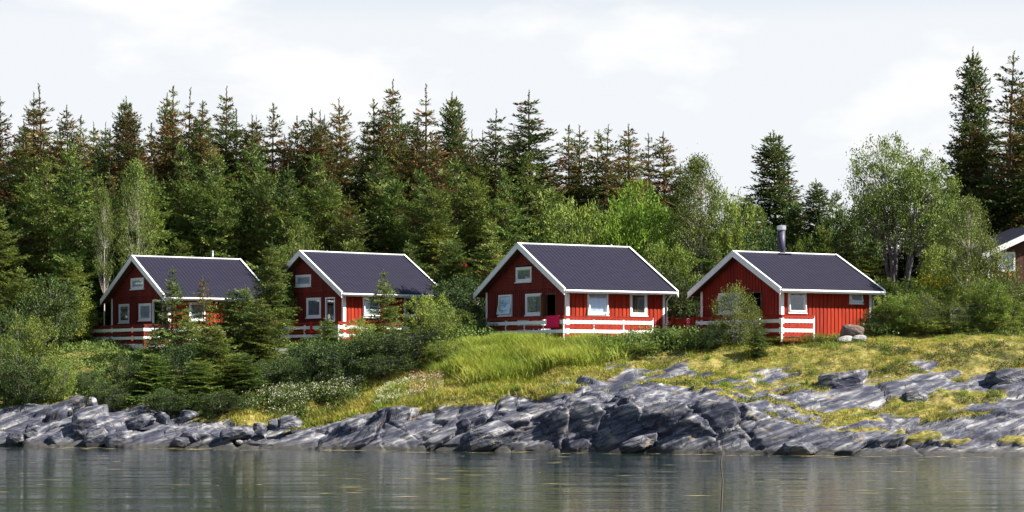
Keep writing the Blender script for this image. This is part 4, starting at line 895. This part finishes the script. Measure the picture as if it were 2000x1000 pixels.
# dark interior of the forest: trees nothing tells apart
i = 0
for row, (D0, tp0) in enumerate(((151, 250), (157, 236), (136, 410))):
    for px in range(-60, 2080, 46 if row < 2 else 60):
        i += 1; tj = rp.uniform(-15, 45); skyt = np.interp(px, [0, 900, 1050, 1100, 1320, 1400, 1600, 1850, 1900, 2000], [0, 0, 20, 60, 95, 190, 190, 190, 20, 0]) if row < 2 else np.interp(px, [0, 1400, 1500], [0, 0, 30])
        if row < 2 and 1370 < px < 1880: skyt += 20
        plant(('sD', 'sB', 'sE', 'sD')[i % 4], px+rp.uniform(-20, 20), tp0+tj+skyt, D0+rp.uniform(-3, 3), 120, 'dark spruce deep inside the dense forest, hidden among its neighbours', 'dark spruces inside the forest')
# ------------------------------------------------------------------ single trees behind and between the cabins
B = [('cA', 1240, 372, 123, 175, 'broad bright yellow-green tree behind the right end of the middle cabin'), ('cB', 1128, 388, 122, 165, 'pale green rounded tree behind the middle cabin roof'), ('cA', 1195, 435, 121.5, 120, 'small bright tree just above the vent of the middle roof'),
 ('bA', 1367, 325, 121, 120, 'birch with white trunk and airy crown, between the two right-hand cabins'), ('cB', 1428, 372, 121, 110, 'grey-green birchy tree left of the tall spruce behind the chimney cabin'), ('cB', 1310, 470, 119, 110, 'low pale tree right of the middle cabin roof end'),
 ('dA', 1290, 520, 117, 110, 'dark green bush in the gap right of the middle cabin wall'), ('dB', 1345, 540, 116, 110, 'dark bush behind the red privacy fence'), ('gB', 1320, 500, 118.5, 110, 'low green spruce behind the red privacy fence'), ('wA', 1572, 458, 119, 70, 'yellowish shrub right of the thick chimney'), ('gA', 1600, 430, 121, 90, 'green spruce above the right end of the chimney cabin roof, behind yellowish shrub'),
 ('gC', 690, 468, 130, 120, 'low spreading spruce right above the second cabin ridge'), ('wB', 592, 438, 128, 90, 'round yellow-green willow above the peak of the second cabin'), ('gC', 885, 470, 122, 150, 'drooping spruce filling the gap left of the middle cabin'), ('dA', 905, 545, 118, 140, 'dark bush low in the gap left of the middle cabin'),
 ('gB', 960, 430, 121, 120, 'green spruce behind the left slope of the middle cabin'), ('dB', 930, 620, 113.5, 110, 'dark low bush against the left corner of the middle terrace'), ('gB', 1400, 470, 117, 110, 'green spruce behind the left slope of the chimney cabin'), ('dA', 1490, 450, 118, 130, 'dark leafy bush behind the peak of the chimney cabin'),
 ('gB', 1655, 440, 118, 110, 'broad spruce behind the right slope of the chimney cabin'), ('gB', 1700, 470, 117.5, 100, 'green spruce left of the bare forked trunk'), ('mS', 1757, 276, 116.5, 240, 'large spreading rowan with forked grey trunk and airy crown, right of the cabins'),
 ('dB', 1660, 395, 122, 130, 'dark broadleaf bush crown behind the left side of the spreading rowan'), ('cB', 1858, 372, 118, 120, 'pale tree behind the right side of the spreading rowan'), ('bB', 1887, 400, 110, 100, 'young birch with pinkish white trunk among the right-hand bushes'),
 ('bB', 205, 385, 129, 44, 'thin pale-trunked birch rising left of the leftmost cabin peak'), ('bA', 268, 335, 130, 74, 'yellow-green birch with pale trunk right above the leftmost cabin peak'), ('gC', 140, 500, 126, 140, 'wide green spruce low on the left, behind leftmost terrace'),
 ('gB', 40, 520, 122, 120, 'green spruce low by the left edge, above the willow bush'), ('dA', 100, 545, 121, 120, 'dark green bush left of the leftmost terrace'), ('wA', 150, 570, 125, 80, 'pale bush close to the left eave of the leftmost cabin'), ('dB', 20, 600, 118, 100, 'dark bush touching the left edge'),
 ('gC', 545, 480, 124, 90, 'spruce wedged between the first two cabin roofs'), ('gB', 430, 460, 131.5, 110, 'low green spruce right above the leftmost roof flue'), ('gC', 350, 470, 131, 130, 'drooping green spruce right above the leftmost roof'), ('gB', 800, 470, 129, 110, 'low green spruce above the right end of the second roof'),
 ('dA', 1950, 505, 117, 120, 'dark bush left of the edge cabin wall'), ('dB', 1985, 545, 110.5, 100, 'dark bush under the window of the edge cabin')]
for v, px, tp, D, wd, lab in B: plant(v, px, tp, D, wd, lab)
for i, (v, px, tp, D, wd) in enumerate((('sE', 2075, 200, 124, 150), ('sD', 2140, 260, 121, 150), ('gB', 2215, 330, 117, 150), ('sE', 2290, 280, 120, 150), ('sD', -110, 240, 138, 150), ('gB', -150, 330, 130, 150), ('cB', 2330, 480, 112, 150), ('wA', 2120, 600, 107, 120), ('wB', 2240, 590, 108, 130), ('gC', -90, 560, 118, 160), ('wA', -100, 660, 113, 150))):
    plant(v, px, tp, D, wd, 'tree or bush of the wood standing just outside the picture edge', 'woodland beyond the picture edges')
# ------------------------------------------------------------------ bushes and young trees before the cabins
A_ = [('wA', 62, 612, 112, 100, 'light green willow bush left of the leftmost terrace'), ('wB', 15, 660, 110, 90, 'willow bush cut by the left edge above the rocks'), ('wB', 112, 700, 109.5, 80, 'low yellow-green willow bush above the left rocks'), ('dA', 50, 700, 109, 110, 'dark low bush above the pale rocks on the left'), ('dB', 168, 722, 111, 60, 'dark scrub left of the black terrace brace'),
 ('yA', 331, 522, 117.5, 88, 'slim young spruce before the middle of the leftmost cabin'), ('yC', 400, 541, 117, 82, 'brown-tipped young spruce before the leftmost cabin side wall'), ('yA', 445, 566, 116, 96, 'young spruce before the right end of the leftmost cabin'), ('yB', 478, 556, 115.5, 110, 'bushy young spruce left of the second cabin'),
 ('gA', 527, 466, 118.5, 104, 'tall green spruce standing between the first two cabins'), ('gB', 505, 580, 113.5, 140, 'wide spruce with spreading lower boughs left of the second terrace'), ('yB', 300, 648, 113.5, 70, 'young spruce over the right half of the leftmost terrace'), ('yA', 365, 600, 113, 110, 'young spruce low before the leftmost cabin side wall'),
 ('dB', 345, 665, 110.5, 95, 'dark upright alder bush below the leftmost terrace'), ('yB', 420, 630, 111.5, 130, 'shaggy young spruce low between terrace and rocks'), ('gC', 300, 690, 109.5, 130, 'dark spreading spruce scrub above the left boulders'), ('gC', 390, 705, 108.5, 150, 'dark spreading spruce scrub above the rocks, below the shaggy young spruce'), ('gC', 470, 690, 109, 150, 'dark spreading spruce scrub left of the white flowers'), ('dA', 245, 700, 109, 90, 'dark bush under the leftmost terrace, beside the black brace'),
 ('dB', 210, 745, 107.6, 90, 'dark low bush right above the big square boulder'), ('dA', 330, 760, 106.4, 110, 'dark low bush at the rock edge on the left'), ('dA', 430, 765, 106.3, 120, 'dark low bush at the rock edge left of the flower meadow'), ('dB', 535, 700, 110.2, 100, 'dark bush beneath the second terrace corner'),
 ('gA', 640, 618, 113, 84, 'small spruce before the door of the second cabin'), ('dA', 612, 662, 111, 100, 'low dark alder bush before the second terrace rails'), ('yA', 746, 528, 116, 92, 'slim young spruce before the side wall of the second cabin'), ('wB', 702, 622, 113.4, 74, 'yellow-green willow between the slim spruce and the second cabin corner'),
 ('wA', 838, 572, 113, 96, 'tall yellow-green willow at the right end of the second cabin'), ('wB', 870, 600, 111.5, 110, 'willow bush leaning right of the second cabin'), ('dA', 735, 650, 110.5, 140, 'dark alder bush below the slim young spruce'), ('dB', 800, 640, 109.5, 150, 'large dark alder bush below the second cabin side'), ('dA', 670, 668, 109.6, 120, 'dark alder bush behind the white flower meadow'),
 ('wB', 875, 665, 108, 100, 'small willow bush left of the tall grass'), ('dB', 760, 690, 108, 120, 'low dark alder bush above the grass strip'), ('dA', 580, 705, 109.5, 90, 'dark scrub under the grey wooden pallet'),
 ('dA', 1212, 655, 107.4, 90, 'dark green bush below the right part of the middle terrace'), ('dB', 1165, 668, 107, 80, 'dark green low bush below the middle terrace, at the grass edge'), ('wB', 1180, 690, 105.6, 70, 'small grey willow at the edge of the tall grass'), ('yB', 1300, 640, 107.6, 84, 'stubby young spruce right of the middle terrace'), ('wA', 1255, 668, 106.3, 80, 'low pale bush left of the stubby young spruce'),
 ('wB', 1342, 645, 106.8, 62, 'leafy bush before the red privacy fence'), ('dB', 1350, 668, 106, 60, 'dark low bush right below the red privacy fence'), ('uA', 1438, 568, 106, 86, 'tall pale willow-like shrub hiding the left door of the chimney cabin'), ('dA', 1396, 632, 105.6, 62, 'dark bush hugging the left foot of the tall pale shrub'), ('uA', 1468, 600, 106.4, 44, 'slim shrub right beside the tall pale shrub'),
 ('yA', 1481, 625, 104.6, 46, 'tiny young spruce right of the tall pale shrub'), ('wB', 1535, 655, 106.4, 90, 'low pale scrub below the chimney cabin terrace'), ('wA', 1590, 650, 106.6, 70, 'low pale green scrub before the bright red wall'),
 ('dB', 1718, 600, 109, 80, 'dark bush at the right corner of the chimney cabin'), ('wA', 1728, 540, 112, 90, 'willow bush just right of the chimney cabin eave'), ('wB', 1778, 545, 111, 110, 'willow bush at the foot of the forked rowan trunk'), ('wA', 1822, 560, 110.4, 100, 'willow bush with yellow flowers over it, right of the forked trunk'),
 ('cB', 1852, 478, 113, 120, 'tall pale bush left of the young pink-trunked birch'), ('uA', 1925, 480, 110, 120, 'tall pale shrub right of the young birch, before the edge cabin'), ('uA', 1960, 545, 109.5, 90, 'pale shrub before the white window of the edge cabin'), ('wB', 1995, 590, 109, 90, 'willow bush cut by the right edge'),
 ('cB', 1752, 572, 108.4, 90, 'loose bright bush right of the chimney cabin, in front of the willows'), ('uA', 1806, 580, 108.2, 80, 'upright pale shrub left of the white bench'), ('cB', 1928, 545, 108.4, 100, 'loose bright bush right of the white bench'), ('uA', 1868, 596, 107.9, 46, 'thin shrub partly covering the white bench'),
 ('dA', 1935, 590, 109.3, 110, 'dark bush right of the white bench'), ('wA', 1765, 605, 108.6, 90, 'low green bush above the right grass slope'), ('dA', 1712, 625, 108, 60, 'small dark bush touching the right corner of the bright red wall'), ('wB', 1825, 622, 108.2, 90, 'low yellow-green bush left of the white bench'), ('wB', 1885, 628, 108, 60, 'little bush under the white bench'), ('wA', 1955, 612, 108, 80, 'low bush at the upper edge of the right grass slope')]
for v, px, tp, D, wd, lab in A_: plant(v, px, tp, D, wd, lab)
# ------------------------------------------------------------------ ground cover
rng = np.random.default_rng(77)
def scatter(n, x0, x1, y0, y1, keep=None):
    X = rng.uniform(x0, x1, n); Y = rng.uniform(y0, y1, n); Z = surf(X, Y); s = soil_at(X, Y); m = s > .5
    if keep is not None: m &= keep(X, Y, X/Y*F+1000, HY-(Z-CH)/Y*F)
    return X[m], Y[m], Z[m]
def blades(name, X, Y, Z, h, wd, mat_, label, lean=.35, cat=None):
    n = len(X); a_ = rng.uniform(0, 2*PI, n); h = h*rng.uniform(.6, 1.25, n); P = np.stack([X, Y, Z-.03], 1); S_ = np.stack([np.cos(a_), np.sin(a_), 0*a_], 1)
    L_ = np.stack([rng.normal(size=n)*lean-.08, rng.normal(size=n)*lean, 0*a_], 1)*h[:, None]; mid = P+np.array([0, 0, 1])*h[:, None]*.55+L_*.3; tp = P+np.array([0, 0, 1])*h[:, None]+L_
    q = np.stack([P, mid+S_*wd*.5, tp, mid-S_*wd*.5], 1); me_ = leaf_mesh(name, q, [M[mat_]], np.zeros(n, int), np.clip(rng.uniform(0, 1, n)*.7+fbm(X*.6, Y*.6, Z*0, 3, 8)*.6+.15, 0, 1))
    return tag(link(name, me_), label, cat or 'grass', kind='stuff')
def tall(X, Y, px, py): return ((px > 890+rng.normal(size=len(X))*18+30*np.sin(Y*3)) & (px < 1165+rng.normal(size=len(X))*35) & (Y > 105.2+rng.normal(size=len(X))*.5+.5*np.sin(X*1.7)) & (Y < 109.6))
X, Y, Z = scatter(90000, -4, 5.5, 104.6, 109.9, tall); print('tall', len(X))
hh = .62+.3*fbm(X*.8, Y*.8, X*0, 3, 3); blades('tall_grass', X, Y, Z, hh, .028, 'grass', 'tall yellow-green grass on the bank below the middle terrace')
X, Y, Z = scatter(420000, -27, 27, 95, 113, lambda X, Y, px, py: (px > 450) & (fbm(X*.5+Y*.2, Y*1.2, X*0, 4, 71)+.35*rng.random(len(X)) > -.08) & ~((px > 900) & (px < 1150) & (Y > 105.5))); print('short', len(X))
hh = np.interp(X/Y*F+1000, [450, 900, 1150, 1400, 2000], [.20, .26, .17, .09, .075])*(1+.9*fbm(X*.7, Y*.7, X*0, 3, 5)); blades('short_grass', X, Y, Z, hh, .026, 'shortgrass', 'short yellow-green grass and moss over the rock slope')
def leaves(name, X, Y, Z, hh, sz, mat_, label, per=5, cat='plants'):
    n = len(X); idx_ = np.repeat(np.arange(n), per); m = len(idx_); hv = rng.random(m)*hh[idx_]
    P = np.stack([X[idx_]+rng.normal(size=m)*.07, Y[idx_]+rng.normal(size=m)*.07, Z[idx_]+hv], 1); D_ = rng.normal(size=(m, 3))+np.array([0, 0, .5])
    q = diamonds(P, D_, sz*rng.uniform(.7, 1.4, m), sz*.5, rng); return tag(link(name, leaf_mesh(name, q, [M[mat_]], np.zeros(m, int), rng.random(m))), label, cat, kind='stuff')
def under(X, Y, px, py):
    ok = np.ones(len(X), bool)
    for I in (I1, I2, I3, I4):
        c_, s_ = math.cos(-I['rz']), math.sin(-I['rz']); dx_, dy_ = X-I['o'].x, Y-I['o'].y; lx_, ly_ = dx_*c_-dy_*s_, dx_*s_+dy_*c_
        ok &= ~((lx_ > -2) & (lx_ < I['L']+.1) & (ly_ < I['w']+.1) & (ly_ > -I['w']-1.8))
    n_ = fbm(X*.5, Y*.5, X*0, 3, 17)
    return ok & np.where(px < 880, Y > np.interp(px, [0, 250, 420, 500, 880], [109, 106.2, 105.5, 109, 107.5]), np.where(px < 1150, Y > 110, Y > np.interp(px, [1150, 1400, 1650, 1700, 2000], [105.6, 105.2, 108.2, 107.4, 107.6]))) & (n_ > -.35)
X, Y, Z = scatter(60000, -29, 29, 104, 128, under); print('under', len(X))
leaves('undergrowth', X, Y, Z, np.where(X/Y*F+1000 < 480, .45, 1)*(.45+.7*np.clip(fbm(X*.6, Y*.6, X*0, 3, 6)+.2, 0, 1)), .13, 'herb', 'leafy green undergrowth around and between the cabins')
def flo(px0, px1, ya, yb): return lambda X, Y, px, py: (px > px0) & (px < px1) & (Y > ya) & (Y < yb)
X, Y, Z = scatter(16000, -13.5, -7, 104, 109.5, lambda X, Y, px, py: (px > 500+rng.normal(size=len(X))*22) & (px < 700+rng.normal(size=len(X))*22) & (Y > 105.6+.004*(700-px)+rng.normal(size=len(X))*.45) & (Y < 108.9) & (fbm(X*1.1, Y*1.1, X*0, 3, 44)+.4*rng.random(len(X)) > .1)); n_ = len(X); print('flowers', n_)
leaves('meadow_herbs', X, Y, Z, rng.uniform(.25, .75, n_), .12, 'herb', 'leafy stalks under the white seed heads on the left meadow', 6)
k = slice(0, n_//9); leaves('white_seed_heads', X[k], Y[k], Z[k]+rng.uniform(.25, .7, len(X[k])), np.full(len(X[k]), .14), .06, 'petal', 'white fluffy seed heads on the left meadow', 5, 'flowers')
X, Y, Z = scatter(14000, -6.5, -3.2, 102.5, 105.5, lambda X, Y, px, py: (px > 735) & (px < 865)); X2, Y2, Z2 = X[:420], Y[:420], Z[:420]
leaves('seeding_umbels', X2[:150], Y2[:150], Z2[:150]+.4, np.full(150, .12), .055, 'petal', 'loose white umbels at the rock edge left of the tall grass', 7, 'flowers')
blades('umbel_stalks', X2, Y2, Z2, np.full(len(X2), .5), .03, 'herb', 'green stalks of the umbels at the rock edge')
m = X2/Y2*F+1000 > 800; leaves('sorrel', X2[m], Y2[m], Z2[m]+.2, np.full(m.sum(), .5), .05, 'sorrel', 'rusty sorrel spikes beside the white umbels', 6, 'flowers')
# rough tussocks and dark crowberry mats on the slope
n_ = 900; X, Y, Z = scatter(n_, -11, 27, 96, 111, lambda X, Y, px, py: px > 560); k = np.repeat(np.arange(len(X)), 34)
Xt = X[k]+rng.normal(size=len(k))*.09; Yt = Y[k]+rng.normal(size=len(k))*.09
blades('grass_tussocks', Xt, Yt, Z[k], rng.uniform(.16, .42, len(X))[k]*np.interp(X[k], [-11, 4, 10], [1.2, 1, .7]), .022, 'grass', 'rough grass tussocks scattered over the mossy slope', .5)
X, Y, Z = scatter(60000, 3, 27, 96, 108, lambda X, Y, px, py: fbm(X*.45, Y*1.1, X*0, 4, 171) > .17)
leaves('crowberry_mats', X, Y, Z, np.full(len(X), .13), .06, 'darkleaf', 'dark low crowberry mats between moss and bare rock', 4)
# yellow-flowered weeds and tall fireweed
X, Y, Z = scatter(6000, 18.7, 22.5, 110, 111.5, lambda X, Y, px, py: (px > 1790) & (px < 1850)); c = at(1822, 548, 110.8)
n_ = 260; P = np.stack([c.x+rng.normal(size=n_)*.45, c.y+rng.normal(size=n_)*.3, c.z-.05+rng.normal(size=n_)*.10+.2*np.sin(np.arange(n_))], 1)
tag(link('goldenrod', leaf_mesh('goldenrod', diamonds(P, rng.normal(size=(n_, 3)), .09, .05, rng), [M['yellowfl']], np.zeros(n_, int), rng.random(n_))), 'orange-yellow flower heads above the right-hand willow bush', 'flowers', kind='stuff')
for px, tp, D, lab in ((1303, 618, 107.2, 'pink fireweed spike right of the middle terrace'), (1344, 622, 106.4, 'pink fireweed spike before the privacy fence'), (1279, 622, 107.4, 'leaning pink fireweed spike at the end of the middle terrace rail')):
    c = at(px, tp, D); g_ = ground(c.x, D); T = empty('fireweed', (c.x, D, g_), 0, lab, 'flower'); h = c.z-g_; V, Q = tubes([([(0, 0, -.1), (.02, 0, h*.5), (0, 0, h)], [.012, .01, .005])]); link('stem', np_mesh('fireweed_stem', V, Q, [M['herb']]), T)
    n_ = 40; z_ = rng.uniform(h*.74, h, n_); P = np.stack([rng.normal(size=n_)*.03, rng.normal(size=n_)*.03, z_], 1); link('blossom', leaf_mesh('fireweed_blossom', diamonds(P, rng.normal(size=(n_, 3))*np.array([1, 1, .4]), .05, .035, rng), [M['fireweed']], np.zeros(n_, int), rng.random(n_)), T)
    z_ = rng.uniform(.1, h*.7, n_); P = np.stack([0*z_, 0*z_, z_], 1); link('leaf', leaf_mesh('fireweed_leaf', diamonds(P, rng.normal(size=(n_, 3))*np.array([1, 1, .4]), .16, .03, rng), [M['herb']], np.zeros(n_, int), rng.random(n_)), T)
# ------------------------------------------------------------------ boulders
def boulder(px, py0, py1, D, wpx, lab, seed, sx1=1., tone='boulder', sq=.3, tiltz=0.):
    """px centre, py0 top row, py1 bottom row"""
    h = (py1-py0)/F*D; wd = wpx/F*D; g = []; rg = np.random.default_rng(seed); bm_n = 26
    th_, ph_ = np.meshgrid(np.linspace(0, PI, bm_n), np.linspace(0, 2*PI, bm_n*2, endpoint=False), indexing='ij')
    d = np.stack([np.sin(th_)*np.cos(ph_), np.sin(th_)*np.sin(ph_), np.cos(th_)], -1)
    # convex block: intersection of random planes
    N_ = unit(rg.normal(size=(15, 3))); N_ = np.concatenate([N_, [[0, 0, 1], [0, 0, -1], [-1, -.2, .1], [.9, -.4, .1], [0, -1, .1], [0, 1, 0]]]); N_ = unit(N_); off = rg.uniform(.72, 1.0, len(N_))
    pw_ = 34 if tone == 'boulder' else 5; r = np.sum((np.maximum(np.einsum('ijk,lk->ijl', d, N_), 0)/off)**pw_, -1)**(-1/pw_)
    P = d*r[..., None]; nn = fbm(P[..., 0]*3+seed, P[..., 1]*3, P[..., 2]*5, 4, seed)*.09; P = P*(1+nn[..., None])
    P = P*np.array([wd*.55, wd*.45*sx1, h*.62]); V = P.reshape(-1, 3); ii = np.arange(bm_n*bm_n*2).reshape(bm_n, -1); jj = np.roll(ii, -1, 1); Q = np.stack([ii[:-1], ii[1:], jj[1:], jj[:-1]], -1).reshape(-1, 4)
    o = link('boulder', np_mesh('boulder', V, Q, [M[tone]])); c = at(px, (py0+py1)/2, D); o.location = c; o.rotation_euler = (0, tiltz, 0); tag(o, lab, 'boulder', 'boulders along the shore' if D < 106.5 else None); return o
M['brownrock'] = mat('brown_boulder', (.19, .14, .12), .85, .2, noise=((2, 2, 2), (.09, .07, .065)), bump=((6, 6, 6), .7, .08))
M['palerock'] = mat('pale_stone', (.34, .33, .31), .8, .2, noise=((3, 3, 3), (.18, .18, .18)), bump=((6, 6, 6), .7, .05))
BL = [(1663, 632, 668, 107.6, 62, 'brown rounded boulder leaning at the foot of the bright red wall', 'brownrock', 0), (1652, 656, 672, 106.4, 40, 'left pale flat stone in front of the brown boulder', 'palerock', 0), (1678, 654, 670, 106.4, 36, 'right pale flat stone in front of the brown boulder', 'palerock', 0),
 (175, 800, 862, 104.6, 84, 'big square block with pale flat top on the left shore', 'boulder', -.12), (188, 838, 874, 103.4, 50, 'triangular pale slab at the water below the square block', 'boulder', -.5), (108, 850, 872, 103.9, 36, 'small rounded rock at the water left of the square block', 'boulder', 0), (232, 846, 874, 103.2, 60, 'layered pale rock at the water right of the triangular slab', 'boulder', -.2),
 (30, 846, 872, 104.2, 40, 'low dark rock at the water near the left edge', 'boulder', 0), (70, 832, 858, 104.4, 44, 'dark wedge rock between the left edge and the square block', 'boulder', .3), (272, 812, 838, 104.2, 60, 'tilted flat slab above the layered pale rock', 'boulder', -.3), (318, 806, 828, 104, 24, 'small upright rock near the end of the flat slab', 'boulder', .2), (365, 802, 822, 104.2, 34, 'small pale rock under the dark bushes', 'boulder', 0),
 (180, 776, 800, 105.4, 22, 'narrow upright stone above the square block', 'boulder', .1), (508, 826, 848, 102.9, 28, 'squarish rock below the meadow edge', 'boulder', 0), (535, 818, 842, 103, 26, 'left of two neighbouring blocks below the meadow grass', 'boulder', 0), (566, 812, 836, 103, 46, 'rounded dark block below the meadow grass, largest there', 'boulder', -.1), (462, 834, 858, 102.4, 60, 'long dark block between meadow and water', 'boulder', -.15),
 (948, 832, 882, 98.6, 110, 'large wedge-shaped pale rock at the waterline in the middle', 'boulder', -.42), (1640, 726, 772, 101.2, 92, 'dark angular rock outcrop on the mossy slope', 'boulder', -.12), (1975, 722, 766, 100.4, 90, 'dark rounded rock at the right edge of the mossy slope', 'boulder', .05), (1420, 740, 756, 101.6, 60, 'low dark rock ledge on the slope left of the angular outcrop', 'boulder', 0), (1790, 765, 800, 99, 60, 'cracked grey rock lump right of the angular outcrop', 'boulder', 0),
 (1238, 856, 882, 95.9, 60, 'pale slanting rock at the waterline below the dark cliff', 'boulder', -.4), (1560, 862, 888, 94, 70, 'rounded boulder with dark hollow at the waterline on the right', 'boulder', 0)]
for i, (px, a, b, D, wp, lab, tone, tl) in enumerate(BL): boulder(px, a, b, D, wp, lab, 40+i, tone=tone, tiltz=tl)
# small loose stones along the left waterline
for i in range(13):
    px = rp.uniform(0, 470); y0_ = 15840/float(np.interp(px, [0, 250, 500], [152, 154, 156])); sz = rp.uniform(10, 26); yb = rp.uniform(-.1, 1.3); c0 = ground((px-1000)/F*y0_, y0_+yb)
    rw = HY-(c0-CH)/(y0_+yb)*F; boulder(px, rw-sz*.5, rw+sz*.3, y0_+yb, sz*1.5, 'small loose stone among the rubble on the left waterline', 300+i)
# ------------------------------------------------------------------ things in the water
P0 = at(1409, 1012, 3.6*F/292); V, Q = tubes([([(0, 0, -.6), (.0, 0, .3), (.03, 0, .9), (-.02, 0, 1.3), (.04, 0, 1.75), (.10, 0, 2.12)], [.024, .022, .018, .014, .010, .004])], 7)
o = link('driftwood_pole', np_mesh('driftwood_pole', V, Q, [M['bark']], smooth=True)); o.location = (P0.x, P0.y, 0); tag(o, 'thin crooked grey stick standing up out of the water', 'stick')
n_ = 120; Yw = 15840/rng.uniform(158, 250, n_); Xw = (rng.uniform(-20, 2020, n_)-1000)/F*Yw; ln = rng.uniform(.05, .75, n_)**2; wdv = rng.uniform(.05, .22, n_)
Xw = np.where(Yw > np.interp(Xw, kx, KY[:, 3])-.3, -200, Xw)
ns_ = 120; Xs = rng.uniform(-23, 23, ns_); Ys = np.interp(Xs, kx, KY[:, 3])-rng.uniform(.35, 2.2, ns_)**1.2; Xw = np.concatenate([Xw, Xs]); Yw = np.concatenate([Yw, Ys]); ln = np.concatenate([ln, rng.uniform(.05, .8, ns_)**1.5]); wdv = np.concatenate([wdv, rng.uniform(.08, .3, ns_)]); n_ += ns_
P = np.stack([Xw, Yw, np.full(n_, .006)], 1); dr_ = np.stack([ln, rng.normal(size=n_)*.05, 0*ln], 1); sd_ = np.stack([0*ln, wdv, 0*ln], 1)
q = np.stack([P-dr_, P-sd_*.5, P+dr_, P+sd_*.5], 1)
M['weed'] = mat('floating_seaweed', (.34, .27, .13), .7, .2)
tag(link('floating_seaweed', leaf_mesh('floating_seaweed', q, [M['weed']], np.zeros(n_, int), np.zeros(n_))), 'thin streaks of ochre weed and foam floating on the water', 'seaweed', kind='stuff')
print('objects', len(bpy.data.objects))
